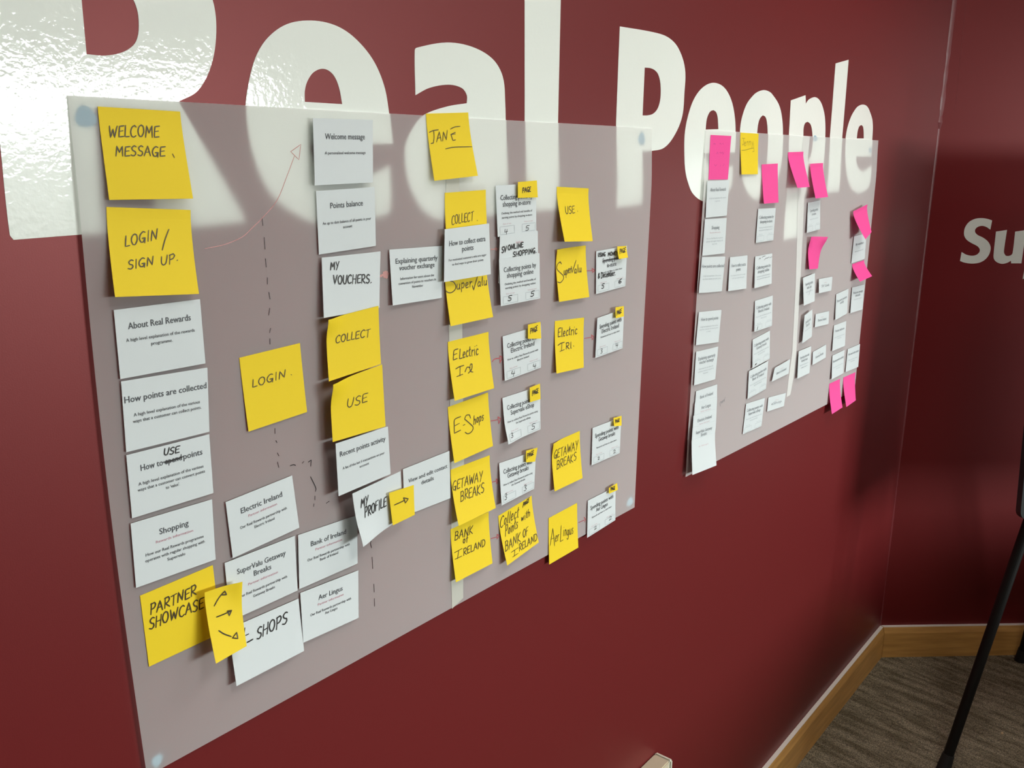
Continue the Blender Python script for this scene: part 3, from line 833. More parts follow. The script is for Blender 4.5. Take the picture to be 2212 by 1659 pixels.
# --- column 3
card([(676, 255), (805.5, 259), (805.5, 394), (680, 400.5)], 'white printed card headed Welcome message at the top of its column',
     [('Welcome message', .31, .67, .52)], [('A personalised welcome message', .54, .69, .52)], base=0.006)
card([(682.5, 412.6), (809, 404), (812, 531), (689, 550)], 'white printed card headed Points balance',
     [('Points balance', .29, .56)], [('An up to date balance of all points in your', .54, .84), ('account', .63, .16)])
card([(695, 556.7), (822, 543), (819.6, 665), (699.7, 687)], 'white card handwritten MY VOUCHERS',
     hand=[(kB, [('MY', 372, 425, 462, 412, 85), ('VOUCHERS', 400, 578, 795, 568, 95), [(808, 565), (814, 560)]])], wd=0.0020, lift=(.004, .003), base=0.004)
note([(703, 690), (817.6, 660.7), (823, 786.5), (710.6, 824)], 'yellow note reading COLLECT stuck below MY VOUCHERS',
     [(kB, [('COLLECT', 428, 1215, 800, 1140, 85, .1)])], base=0.009, lift=(.003, .002), curls=[(0, 0, .005, .22)])
note([(712, 829), (825.6, 787), (833, 921), (719, 955)], 'yellow note reading USE directly below the lower COLLECT note',
     [(kC, [('USE', 368, 668, 608, 602, 108, .1)])], base=0.0135, lift=(.002, .001), curls=[(0, 0, .006, .25)])
card([(724.8, 958.5), (838, 921), (843.8, 1023.8), (731.5, 1072)], 'white printed card headed Recent points activity',
     [('Recent points activity', .27, .87)], [('A list of the last 5 transactions on your', .53, .80), ('account', .62, .18)], base=0.016, lift=(.0, .0))
card([(870.4, 1013.7), (970.8, 973.9), (973, 1076), (874, 1115)], 'white printed card headed View and edit contact details',
     [('View and edit contact', .33, .84, .52), ('details', .47, .27)], caps=(.0050, .0026))
card([(761, 1066.6), (865.5, 1017.8), (869, 1119), (776.8, 1178.4)], 'white curling card handwritten MY PROFILE',
     hand=[(k8, [('MY', 1220, 545, 1280, 515, 72), ('PROFILE', 1250, 622, 1425, 530, 78)])], wd=0.0020, base=0.0185, lift=(.002, .0), curls=[(0, 1, .006, .35)])
note([(840.6, 1065), (894, 1047.6), (896, 1112), (848.7, 1135)], 'small yellow note with one arrow beside the MY PROFILE card',
     [(k8, [[(1485, 525), (1530, 505), (1570, 485)], [(1560, 465), (1597, 475), (1575, 508), (1560, 465)]])], base=0.0225, lift=(.002, .002), wd=0.0018)
card([(841, 539.4), (956, 530.8), (954, 643.6), (848.5, 660)], 'white printed card headed Explaining quarterly voucher exchange, nearer poster',
     [('Explaining quarterly', .26, .80), ('voucher exchange', .385, .68)], [('Information for users about the', .56, .66), ('conversion of points to vouchers in', .645, .74), ('November', .73, .22)], caps=(.0056, .0028))
# --- column 4
note([(920.3, 245.4), (1011.6, 243), (1032.4, 379.7), (938.4, 390.6)], 'yellow note with an underlined name at the top of the nearer poster',
     [(kA, [[(1595, 300), (1640, 280), (1705, 270)], [(1650, 280), (1655, 360), (1645, 425), (1615, 430)], ('AN', 1685, 415, 1815, 392, 115), [(1850, 262), (1900, 238), (1965, 230)], [(1910, 300), (1855, 325), (1860, 330), (1880, 395), (1912, 388)], [(1860, 325), (1910, 318)], [(1790, 495), (1900, 475), (2105, 470)]])])
note([(961, 416.6), (1049.5, 410), (1054, 524), (966, 540)], 'yellow note reading COLLECT near the top, second note under the name',
     [(kD, [('COLLECT', 418, 775, 765, 705, 148), [(822, 705), (828, 708)]])], lift=(.005, .004))
note([(960, 575), (1050, 562), (1065.4, 684.9), (973.6, 704.8)], 'yellow note whose top edge hides under the How to collect extra points card',
     [(kE, [[(395, 490), (450, 502), (490, 560), (480, 620), (425, 668), (370, 670), (330, 640)], ('uper', 505, 625, 745, 580, 150), [(755, 560), (775, 630), (800, 540), (835, 420)], ('alu', 835, 578, 985, 545, 140)])], wd=0.0016)
card([(960.7, 495.3), (1056.7, 482.7), (1060.4, 592.3), (959.3, 609.4)], 'white printed card How to collect extra points between two yellow notes, nearer poster',
     [('How to collect extra', .33, .80), ('points', .465, .25)], [('For motivated customers who are eager', .62, .82), ('to find ways to grow their points', .71, .68)], base=0.0085, lift=(.002, .004), caps=(.0060, .0026))
note([(967.5, 738.6), (1055.3, 716.9), (1067.5, 838.7), (982.3, 866)], 'yellow note reading Electric Irl, left one of the two Electric notes',
     [(kF, [('E', 292, 735, 362, 712, 170, .06), ('L', 395, 708, 448, 690, 165), ('ectric', 452, 690, 700, 635, 170, 0), [(668, 488), (672, 494)], [(340, 868), (400, 832), (470, 810)], [(412, 838), (405, 975)], [(355, 990), (450, 950)], [(488, 915), (510, 860), (530, 838), (570, 845)], [(540, 935), (595, 870), (602, 790), (580, 785), (565, 850), (580, 905), (612, 915)]])], wd=0.0017)
note([(967.5, 879.5), (1054.3, 847.6), (1065, 963.6), (981.8, 1000.6)], 'yellow note reading E-Shops',
     [(kG, [('E', 308, 785, 418, 740, 240, .0), [(455, 662), (485, 645)], [(575, 545), (555, 492), (505, 500), (480, 560), (555, 625), (615, 690), (590, 760), (530, 795), (485, 770)], ('hops', 622, 650, 780, 575, 145)])], wd=0.0017)
note([(973.5, 1143.5), (1055.7, 1105.6), (1064, 1216.8), (985, 1258)], 'yellow note, last of its column, starting with the word BANK, top edge covered',
     [(kH, [('BANK', 242, 1150, 455, 1075, 105), ('of', 340, 1195, 398, 1172, 90), [(240, 1300), (330, 1250)], [(290, 1275), (275, 1370)], [(245, 1378), (325, 1340)], ('RELAND', 345, 1335, 605, 1212, 85)])], wd=0.0017)
note([(973.5, 1015), (1057.9, 983.5), (1071, 1097.4), (991, 1136)], 'yellow note reading GETAWAY BREAKS in the left column of the two',
     [(kH, [('GETAWAY', 225, 560, 580, 435, 118), ('BREAKS', 320, 690, 598, 578, 120)])], wd=0.0017, lo=0.006)
# --- column 5
def flag(q, label, hand, base=0.0062, **kw):
    return note(q, label, [hand], wd=0.0016, group='small yellow PAGE flags on the cards', base=base, name='page_flag', cat='flag', ink=M_INK, hi=0.006, **kw)
OUT = [('Outlining the method and benefits of', .57, .78)]
card([(1070.6, 401), (1158, 396), (1158.5, 500), (1075.3, 511.8)], 'white scored card Collecting points by shopping in-store, nearer poster',
     [('Collecting points by', .29, .80), ('shopping in-store', .42, .70)], OUT + [('earning points by shopping in-store', .655, .77)], score=True,
     hand=[(kD, [('4', 1250, 930, 1300, 922, 78), ('5', 1585, 870, 1645, 862, 75)])], lift=(.002, .002), caps=(.0062, .0026))
card([(1080, 509.5), (1161.8, 498.4), (1162.5, 600), (1077, 612)], 'white card handwritten ONLINE SHOPPING, between two scored cards',
     rose=[('Link to', .20, .17)], hand=[(kD, [('SV', 1205, 1215, 1275, 1200, 95), ('ONLINE', 1300, 1172, 1540, 1130, 78), ('SHOPPING.', 1380, 1285, 1755, 1212, 80)])], wd=0.0022, base=0.0050, lift=(.002, .002))
card([(1078, 560.3), (1165.5, 546.8), (1166.8, 644.7), (1082, 661.4)], 'white scored card Collecting points by shopping online, both scores 5',
     [('Collecting points by', .29, .80), ('shopping online', .42, .66)], OUT + [('earning points by shopping online', .655, .76)], score=True,
     hand=[(kE, [('5', 1300, 810, 1362, 802, 80), ('5', 1665, 740, 1725, 728, 80)])], wd=0.0018, base=0.0080, lift=(.001, .001), caps=(.0062, .0026))
flag([(1119, 393.3), (1159.8, 389.8), (1161.8, 426.4), (1118.7, 427.5)], 'topmost yellow PAGE flag, on the in-store card', (kD, [('PAGE', 1530, 262, 1660, 245, 78)]))
card([(1085.8, 726.8), (1169, 702), (1168.5, 794), (1090.5, 823)], 'white scored card with two handwritten 4s',
     [('Collecting points with', .29, .80), ('Electric Ireland', .42, .62)], [('How to collect Real Rewards points with', .57, .82), ('Electric Ireland', .65, .32)], score=True,
     hand=[(kF, [('4', 1215, 985, 1270, 975, 85), ('4', 1555, 860, 1605, 850, 75)])], caps=(.0062, .0026))
flag([(1140.7, 701.4), (1167.6, 695.2), (1169.2, 731.5), (1140.7, 731.8)], 'yellow PAGE flag on the card with two handwritten 4s', (kF, [('PAGE', 1508, 298, 1620, 248, 80)]))
card([(1085.4, 860), (1166.8, 833.4), (1167.6, 927.4), (1093.3, 959)], 'white scored card with handwritten 3 and 5 beside E-Shops',
     [('Collecting points with', .29, .80), ('Supervalu eShop', .42, .64)], [('How to collect Real Rewards points using', .57, .84), ('the Supervalu eShop', .65, .42)], score=True,
     hand=[(kG, [('3', 1182, 855, 1225, 845, 70), ('5', 1530, 725, 1590, 712, 85)])], caps=(.0062, .0026), curls=[(0, 1, .004, .3)])
flag([(1144.5, 837.5), (1166.5, 828.6), (1167.9, 861.9), (1145, 869)], 'yellow PAGE flag on the card beside E-Shops', (kG, [('PAGE', 1542, 180, 1640, 130, 75)]))
card([(1078.3, 1000.7), (1158, 973.5), (1154, 1055.5), (1083.8, 1092)], 'white scored card with two handwritten 3s',
     [('Collecting points with', .29, .80), ('Getaway breaks', .42, .60)], [('How to collect Real Rewards points using', .57, .84), ('the Getaway Breaks', .65, .40)], score=True,
     hand=[(kH, [('3', 832, 670, 865, 660, 68), ('3', 1066, 558, 1100, 547, 64)])], caps=(.0062, .0026))
flag([(1136.7, 973.6), (1161.5, 966.9), (1156, 997), (1136.7, 999)], 'yellow PAGE flag on the card with two handwritten 3s', (kG, [('PAGE', 1462, 1190, 1560, 1132, 80)]))
note([(1076.5, 1114.6), (1148.5, 1070.8), (1163.9, 1171.6), (1095.9, 1221.7)], 'yellow note full of writing starting Collect Points with, tilted',
     [(kH, [('Collect', 785, 1010, 1010, 868, 145), ('PAGE', 1055, 752, 1125, 692, 58), ('Points', 850, 1105, 1000, 995, 130), ('with', 1042, 925, 1145, 862, 95), ('BANK', 845, 1290, 1030, 1160, 118), ('OF', 1060, 1120, 1120, 1075, 95), [(918, 1290), (1000, 1235)], [(960, 1262), (950, 1335)], [(930, 1345), (995, 1300)], ('RELAND', 1010, 1275, 1220, 1145, 85)])], wd=0.0017)
# --- columns 6 and 7
note([(1203, 403.5), (1271.7, 406.8), (1280.5, 521), (1220, 522)], 'yellow note reading USE at the top right of the nearer poster, curled out',
     [(kI, [('USE', 550, 738, 720, 715, 140, -.08), [(765, 672), (767, 682)]])], wd=0.0015, hi=0.03, power=1.25)
note([(1200, 538.8), (1265.4, 530), (1273, 641.6), (1208, 652.2)], 'yellow note with a tall looping S, below the curled USE note',
     [(kJ, [[(458, 425), (432, 385), (390, 425), (375, 510), (430, 580), (490, 640), (495, 700), (440, 770), (388, 755)], ('uper', 502, 642, 638, 585, 150), [(640, 470), (652, 592), (690, 480), (727, 360)], ('alu', 690, 602, 825, 578, 145)])], wd=0.0017, curls=[(0, 0, .003, .2)])
note([(1199, 693.5), (1262, 685.8), (1261, 794), (1202.3, 807)], 'yellow note reading Electric IRL, right one of the two Electric notes',
     [(kK, [('Electric', 395, 768, 745, 705, 175), [(395, 920), (450, 880), (515, 860)], [(468, 882), (460, 1010)], [(430, 1030), (512, 995)], ('Rl', 542, 985, 642, 972, 118), [(683, 925), (686, 935)]])], wd=0.0019)
note([(1191, 957.6), (1252.5, 930.8), (1258.5, 1032.8), (1198.2, 1061.6)], 'yellow note reading GETAWAY BREAKS in the right column of the two',
     [(kL, [('GETAWAY', 312, 958, 760, 770, 165), ('BREAKS', 372, 1140, 728, 975, 155)])], wd=0.0017, curls=[(0, 0, .004, .22)])
note([(1185.3, 1119.3), (1246.7, 1086.4), (1249.3, 1182.8), (1186.4, 1219.5)], 'yellow note hanging over the bottom edge of the nearer poster',
     [(kM, [[(243, 1252), (270, 1080), (292, 940), (310, 1100), (325, 1260)], [(258, 1140), (318, 1115)], ('er', 332, 1200, 405, 1150, 190), [(445, 890), (438, 1050), (428, 1185), (480, 1150)], ('ingus', 480, 1090, 665, 1045, 190)])], wd=0.0015)
SP = [('Spending points with', .29, .82)]
card([(1287.9, 542.9), (1354.9, 530.8), (1351, 618), (1287.5, 635.4)], 'white card with crossed out heading and December handwritten',
     [('Spending points', .30, .60), ('in-store', .43, .30)], [('Rewards and how to claim them', .55, .70)], score=True,
     hand=[(kJ, [('USING', 1120, 300, 1255, 285, 72), ('MONEY', 1305, 285, 1480, 262, 70), [(1205, 385), (1350, 350), (1500, 328)], [(1215, 375), (1500, 335)], ('&', 1118, 712, 1150, 700, 100), ('December.', 1175, 698, 1445, 640, 108), ('5', 1182, 880, 1235, 868, 80), ('6', 1496, 790, 1560, 775, 80)])], wd=0.0021, caps=(.0064, .0026))
flag([(1333.7, 532.3), (1353.4, 531.2), (1356.9, 556.4), (1337.2, 559.7)], 'yellow PAGE flag on the December card', (kJ, [('PAGE', 1525, 240, 1635, 208, 85)]))
card([(1290.5, 687), (1348, 667), (1344.9, 752.2), (1286, 773.4)], 'white scored Spending points card with handwritten 3 and 4',
     SP + [('Electric Ireland', .425, .64)], [('Rewards and how to claim them', .54, .70)], score=True,
     hand=[(kK, [('3', 1160, 1055, 1200, 1045, 88), ('4', 1440, 945, 1485, 932, 85)])], caps=(.0064, .0026), base=.004)
flag([(1329.8, 664), (1347.8, 661), (1348, 683.5), (1330.4, 687.6)], 'yellow PAGE flag beside the right hand Electric note', (kK, [('PAGE', 1465, 350, 1555, 302, 80)]), base=0.008)
card([(1280, 924.7), (1342.2, 901.2), (1338.7, 978.7), (1278, 1005.2)], 'white scored Spending points card right of GETAWAY BREAKS',
     SP + [('Getaway breaks', .425, .58)], [('Rewards and how to claim them', .60, .70)], score=True,
     hand=[(kL, [('2', 1105, 975, 1150, 955, 60), ('2', 1390, 860, 1445, 832, 68)])], caps=(.0064, .0026))
flag([(1325.5, 903), (1343, 898.2), (1342.8, 919.4), (1327, 921)], 'yellow PAGE flag on the card right of GETAWAY BREAKS', (kL, [('PAGE', 1432, 292, 1512, 268, 60)]))
card([(1270, 1081.7), (1329.8, 1051), (1329.3, 1123.4), (1268.4, 1161.9)], 'white scored card hanging over the nearer poster bottom edge',
     SP + [('Aer Lingus', .425, .42)], [('Rewards and how to claim them', .54, .70)], score=True,
     hand=[(kM, [('2', 1040, 990, 1100, 950, 66), ('2', 1315, 810, 1380, 772, 74)])], wd=0.0011, caps=(.0064, .0026))
flag([(1315.7, 1054), (1333.4, 1043.5), (1335, 1058), (1315.7, 1066.7)], 'lowest yellow PAGE flag, near the bottom corner of the nearer poster', (kM, [('PAGE', 1345, 262, 1425, 228, 62)]))

# --- farther poster: sticky notes
GP = 'pink sticky notes on the farther film poster'
def pink(q, label, hand=(), **kw):
    kw.setdefault('hi', 0.034); kw.setdefault('power', 1.3)
    return note(q, label, hand, m=M_PINK, group=GP, ink=M_PINKINK, wd=0.0013, **kw)
pink([(1535.3, 291.5), (1579.8, 293.7), (1572.2, 387.7), (1530.5, 388.3)], 'widest pink sticky note, top left, with faint illegible writing',
     [(kN, [[(560, 395), (575, 370), (590, 395), (605, 380)], [(680, 390), (690, 370), (720, 395)], [(740, 385), (752, 370), (755, 400)], [(620, 590), (640, 550), (650, 590)], [(680, 570), (700, 550), (705, 580), (740, 550), (750, 600), (770, 550)], [(575, 800), (600, 830), (625, 800)], [(690, 840), (705, 800)], [(740, 830), (775, 790)]])])
note([(1599.9, 286.3), (1639, 289), (1637, 376.3), (1602, 376.9)], 'yellow sticky note with an underlined name on the farther poster',
     [(kN, [[(1135, 275), (1195, 275)], [(1165, 285), (1175, 380), (1155, 420), (1145, 395)], ('enny', 1180, 438, 1360, 425, 150), [(1130, 525), (1200, 520), (1310, 490), (1365, 480)], [(1365, 380), (1370, 480), (1378, 540), (1345, 555)]])], ink=mat('thin_ink_on_yellow', (.26, .17, .02), .6), wd=0.0011, group='yellow sticky notes on the farther film poster', hi=0.03)
pink([(1645.5, 355.2), (1680.2, 353.3), (1681.8, 437.6), (1650.3, 440)], 'pink sticky note over the letter o, right of the yellow note')
pink([(1702.2, 328.8), (1735.6, 327.7), (1749.4, 403.7), (1722.9, 405.9)], 'pink sticky note over the letter p, swung far off the film')
pink([(1750.5, 353.8), (1778, 352.1), (1788.8, 425.4), (1762, 428.6)], 'pink sticky note overlapping the letters p and l', base=0.004)
pink([(1744.5, 511), (1777, 511), (1766.8, 580.3), (1748.4, 582)], 'pink sticky note with both top corners curled forward, mid poster', curls=[(0, 0, .008, .3), (1, 0, .012, .3)], hi=.012)
pink([(1843.3, 456.6), (1874, 441.4), (1882.9, 501), (1869.7, 516.8)], 'twisted pink sticky note at the right edge of the farther poster', base=0.008, toplift=(.0, .004))
pink([(1841.4, 570.5), (1866.8, 561.8), (1884.2, 596.5), (1857.9, 608.5)], 'short pink sticky note folded outward below a card at the right edge')
pink([(1791.8, 829), (1815, 818.2), (1820, 880), (1797.2, 894.7)], 'left pink note of the pair hanging over the bottom edge')
pink([(1822, 815.5), (1848.2, 804), (1848.7, 864.8), (1828.4, 879.3)], 'right pink note of the pair hanging over the bottom edge')
# --- farther poster: cards
HL = 'A high level explanation of the various'
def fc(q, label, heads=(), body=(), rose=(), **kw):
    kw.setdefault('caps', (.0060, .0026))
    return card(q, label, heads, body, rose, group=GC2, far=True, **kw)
fc([(1528, 391), (1575.5, 389), (1569.8, 465.8), (1524.3, 470.4)], 'white card directly under the widest pink note', [('About Real Rewards', .29, .72)], [('A high level explanation of the rewards', .50, .78), ('programme', .58, .24)])
fc([(1522.9, 473.4), (1569.8, 471), (1565.2, 547.2), (1516.9, 552.6)], 'white card second from the top in the farther poster left column', [('Shopping', .29, .36)], [('How our Real Rewards programme', .56, .74), ('operates with regular shopping with', .64, .76), ('Supervalu', .72, .22)], [('Rewards information', .40, .48)])
fc([(1516.3, 555.3), (1567, 554.2), (1559, 629.4), (1509.3, 633.2)], 'white card How points are collected, farther poster left column', [('How points are collected', .30, .96)], [(HL, .55, .78), ('ways that a customer can collect points.', .635, .80)])
fc([(1577, 555.9), (1615, 551.5), (1612, 623.2), (1573, 629)], 'white card How to collect extra points on the farther poster', [('How to collect extra', .30, .80), ('points', .43, .25)], [('For motivated customers who are eager', .57, .82), ('to find ways to grow their points', .655, .68)])
fc([(1509.8, 674.4), (1558.7, 669.2), (1552, 739), (1503.3, 746)], 'white card How to spend points below a gap, farther poster left column', [('How to spend points', .28, .76)], [(HL, .48, .79), ('ways that a customer can convert points', .56, .82), ("to 'value'.", .64, .2)])
fc([(1503.9, 760), (1551.6, 748.4), (1544.8, 819.3), (1499.3, 832.6)], 'white card Explaining quarterly voucher exchange on the farther poster', [('Explaining quarterly', .28, .78), ('voucher exchange', .40, .66)], [('Information for users about the', .57, .66), ('conversion of points to vouchers in', .65, .74), ('November', .73, .24)])
stk = [([(1503.5, 845.4), (1549.5, 830), (1547, 900), (1499, 917)], 'white card, topmost of the overlapping stack at the lower left', [('Bank of Ireland', .27, .60)], []),
       ([(1501, 871), (1549.5, 856), (1546, 927), (1497, 945)], 'white card, second from top of the overlapping stack', [('Aer Lingus', .24, .42)], [('Partner information', .33, .45)]),
       ([(1498, 898.4), (1546.6, 882.5), (1544, 955), (1494, 973)], 'white card, third from top of the overlapping stack', [('Electric Ireland', .23, .62)], [('Partner information', .32, .45)]),
       ([(1496, 924.3), (1546, 908.5), (1543, 980), (1492, 999)], 'white card, fourth from top of the overlapping stack, two line heading', [('SuperValu Getaway', .22, .70), ('Breaks', .33, .25)], []),
       ([(1494, 951), (1543.7, 935), (1547.8, 1005.3), (1495.7, 1026.2)], 'white blank card, lowest of the overlapping stack, mostly empty', [], [('E-Shops', .27, .40)])]
for i, (q, lab, hd, ro) in enumerate(stk):
    fc(q, lab, hd, [], ro, base=0.0022 + 0.0014 * i, lift=(.0012, .0012) if i < 4 else (.006, .008))
CB = ('Collecting points by', .30, .82); CW = ('Collecting points with', .29, .84)
fc([(1637.9, 451.2), (1675.8, 449.3), (1670.4, 518.8), (1632.8, 524.6)], 'white card below the pink note over the letter o', [CB, ('shopping in-store', .43, .70)], [('Outlining the method and benefits of', .58, .78), ('earning points by shopping in-store', .66, .77)], score=True)
kP = crop(1480, 430, 9.217)
fc([(1631.4, 554.2), (1668.2, 547), (1667, 612.5), (1629.7, 622.9)], 'white card with a handwritten line above its heading, farther poster', [('Collecting points by', .42, .82), ('shopping online', .55, .66)], [('Outlining the method and benefits of', .68, .78), ('earning points by shopping online', .755, .76)],
   hand=[(kP, [[(1465, 1200), (1490, 1170), (1500, 1190)], [(1530, 1165), (1560, 1140), (1595, 1130)], [(1575, 1210), (1610, 1175), (1640, 1170), (1670, 1150)], [(1680, 1170), (1735, 1145)]])], wd=.0012)
kQ = crop(1480, 580, 9.217); kR = crop(1480, 720, 9.217)
fc([(1631, 650), (1669.3, 638.4), (1667.7, 703.7), (1629.5, 717)], 'white card with a short black pen stroke at its lower left', [CW, ('Electric Ireland', .42, .62)], [('How to collect Real Rewards points with', .56, .84), ('Electric Ireland', .64, .32)], score=True, hand=[(kQ, [[(1425, 1225), (1440, 1180), (1447, 1155)]])], wd=.0022)
fc([(1626, 733.8), (1663.4, 714), (1662.8, 774.8), (1625.4, 796)], 'white card steeply tilted with a black scribble at its lower left', [CW, ('Getaway breaks', .42, .58)], [('How to collect Real Rewards points using', .56, .84), ('the Getaway Breaks', .64, .40)], score=True, hand=[(kR, [[(1385, 640), (1400, 605), (1402, 625), (1425, 595)]])], wd=.0022)
fc([(1618, 802), (1659.6, 779.5), (1654.7, 839.9), (1614.9, 862)], 'white card left of the upper small white slip', [CW, ('Bank of Ireland', .42, .60)], [('How to collect Real Rewards points using', .57, .84), ('Bank of Ireland', .65, .40)], score=True, base=.0035)
fc([(1611.8, 872.4), (1652.3, 859.4), (1644.7, 920.5), (1604.4, 938.2)], 'white card left of the lower small white slip, near the bottom edge', [CW, ('Supervalu eShop', .42, .64)], [('How to collect Real Rewards points using', .56, .84), ('the Supervalu eShop', .64, .42)], score=True)
GS = 'small white slips on the farther film poster'
def slip(q, label, t, **kw):
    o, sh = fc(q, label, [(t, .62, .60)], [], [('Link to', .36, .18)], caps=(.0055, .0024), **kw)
    o['group'] = GS; o['category'] = 'slip'; o.name = 'paper_slip'
slip([(1673.7, 794.9), (1706.8, 775.9), (1703.7, 806.8), (1667.2, 824.4)], 'upper small white slip just left of the cream tape', 'Bank of Ireland', base=.005)
slip([(1660, 858.9), (1697.9, 848.6), (1693.2, 877.3), (1657, 889.3)], 'lower small white slip just left of the cream tape end', 'eShop')
slip([(1769.2, 602.8), (1798.3, 597.6), (1795.9, 627.7), (1769, 633.4)], 'small white slip, highest one right of the tape', 'SV Link', base=.005)
slip([(1762, 678.7), (1791.2, 671.7), (1789.6, 699.9), (1760, 707)], 'small white slip, middle one right of the tape', 'Electric Ireland')
slip([(1756, 760.7), (1784.7, 744), (1783.6, 772.6), (1755, 788.6)], 'small white slip, lowest one right of the tape', 'Getaway Breaks')
fc([(1745.4, 438.1), (1772, 432.2), (1771.7, 495), (1743, 503)], 'white card directly above the curled pink note', [('Spending points', .33, .60), ('in-store', .46, .32)], [('Rewards and how to claim them', .60, .62)], score=True)
fc([(1734.8, 600), (1760.5, 590), (1759.7, 650.5), (1736.4, 660.3)], 'white card below the curled pink note, standing off the film', [('Spending points', .32, .62), ('with Link', .46, .40)], [('Rewards and how to claim them', .58, .6)], base=.006, hand=[(crop(1680, 580, 9.217), [[(620, 540), (640, 460), (660, 410)]])], wd=.0008)
fc([(1738, 681.4), (1754.9, 668.4), (1753.8, 727), (1733, 742.2)], 'narrow looking white card left of the middle slip, bent outward', [('Spending points', .34, .62), ('Electric', .48, .4)], [('Rewards and how', .62, .6)], base=.008)
fc([(1725.4, 758.8), (1752.5, 747.7), (1748.6, 805.7), (1722.3, 818.2)], 'white card left of the lowest slip right of the tape', [('Spending points with', .32, .72), ('Getaway breaks', .45, .5)], [('Rewards and how to', .58, .68), ('claim them', .68, .5)], base=.004)
fc([(1806.4, 635.9), (1833, 623.4), (1829.7, 677), (1804.2, 691.8)], 'white card, top of the left column near the right edge', [('Recent points', .34, .8), ('activity', .46, .3)], [])
fc([(1840.8, 621.2), (1867.5, 614.2), (1863, 668.4), (1837, 676.4)], 'white card overhanging the right edge below the folded pink note', [('Welcome message', .28, .8), ('details', .4, .4)], [('A personalised welcome', .52, .66)])
fc([(1801.7, 703.1), (1828, 693.4), (1825.2, 747), (1797.7, 758.5)], 'white card, middle of the left column near the right edge', [('Points balance', .30, .72)], [('An up to date balance of all points', .52, .8), ('account', .6, .3)])
fc([(1798.3, 768.3), (1824.6, 755.6), (1821.4, 806.3), (1796.6, 820)], 'white card above the left pink note of the bottom pair', [('Recent points activity', .32, .88)], [('A list of the last 5 transactions', .56, .8), ('account', .66, .3)])
fc([(1831.4, 754.2), (1858, 743), (1853.9, 792.5), (1826.3, 803.8)], 'white card above the right pink note of the bottom pair', [('View and edit contact', .31, .85)], [('A list of contact details', .55, .72), ('account', .64, .34)])
fc([(1845, 510.8), (1872, 503), (1868, 559), (1839, 568.9)], 'white card between the twisted pink note and the folded one', [('My vouchers', .38, .62)], [('Information for users', .62, .66)])

# ------------------------------------------------------------------ flip chart easel at the right
f1 = on_height(2037, 1664, 0.0); f2 = on_height(2204, 1427, 0.0)
f3 = Vector((3.12, -1.10, 0)); apex = Vector((2.87, -0.57, 1.84))
root = empty('flipchart_easel', (f1 + f2 + f3) / 3)
tag(root, 'black tripod flip chart easel cut off by the right edge of the frame', 'easel')
for f in (f1, f2, f3):
    s = Soup()
    d = (apex - f).normalized()
    s.tube(f + d * 0.03, f + d * 0.85, 0.0135, 0.0135, 20)
    s.tube(f + d * 0.83, apex - d * 0.02, 0.0105, 0.0105, 20)
    s.tube(f + d * 0.80, f + d * 0.87, 0.0165, 0.0165, 20)
    lg = s.obj('leg', M_BLACK, root, False)
    s = Soup()
    s.tube(f + Vector((0, 0, 0.0)), f + d * 0.05, 0.0185, 0.0155, 20)
    s.obj('rubber_foot', M_RUBBER, lg)
s = Soup()
s.tube(apex + Vector((0, 0, -0.06)), apex + Vector((0, 0, 0.05)), 0.034, 0.03, 20)
s.obj('hub', M_GREY, root)
e1 = (f3 - f1).normalized(); mid = (f1 + f3) / 2
e2 = (apex - mid); e2 = (e2 - e1 * e2.dot(e1)).normalized()
nn = e1.cross(e2).normalized()
if nn.dot(CAM - mid) < 0: nn = -nn
p0 = mid + nn * 0.03
c0 = on_plane(2192.5, 1118, p0, nn)
BW, BH, TH = 1.20, 0.98, 0.022
def rounded(w, h, r, n=8):
    out = []
    for cx, cy, a in ((w - r, h - r, 0), (r, h - r, 90), (r, r, 180), (w - r, r, 270)):
        for k in range(n + 1):
            t = math.radians(a + 90 * k / n)
            out.append((cx + r * math.cos(t), cy + r * math.sin(t)))
    return out
def P3(x, y, z): return c0 + e1 * x + e2 * y + nn * z
s = Soup()
o1 = rounded(BW, BH, 0.022); i1 = [(0.040 + x, 0.040 + y) for x, y in rounded(BW - 0.080, BH - 0.080, 0.006)]
n = len(o1)
VS = [P3(x, y, TH) for x, y in o1] + [P3(x, y, TH) for x, y in i1] + [P3(x, y, 0) for x, y in o1] + [P3(x, y, 0.0) for x, y in i1]
FS = []
for i in range(n):
    j = (i + 1) % n
    FS += [(i, j, n + j, n + i), (i, 2 * n + i, 2 * n + j, j), (n + i, n + j, 3 * n + j, 3 * n + i), (2 * n + i, 3 * n + i, 3 * n + j, 2 * n + j)]
s.add(VS, FS)
bf = fix(s.obj('board_frame', M_GREY, root))
s = Soup()
s.add([P3(x, y, 0.004) for x, y in i1] + [P3(x, y, 0.014) for x, y in i1], [tuple(range(n - 1, -1, -1)), tuple(range(n, 2 * n))] + [(i, (i + 1) % n, n + (i + 1) % n, n + i) for i in range(n)])
s.obj('board_panel', M_BOARD, bf)
s = Soup()
a = P3(0.04, BH - 0.05, 0.02); b = P3(BW - 0.04, BH - 0.05, 0.02)
s.tube(a, b, 0.012, 0.012, 12)
s.obj('paper_clamp', M_BLACK, root)

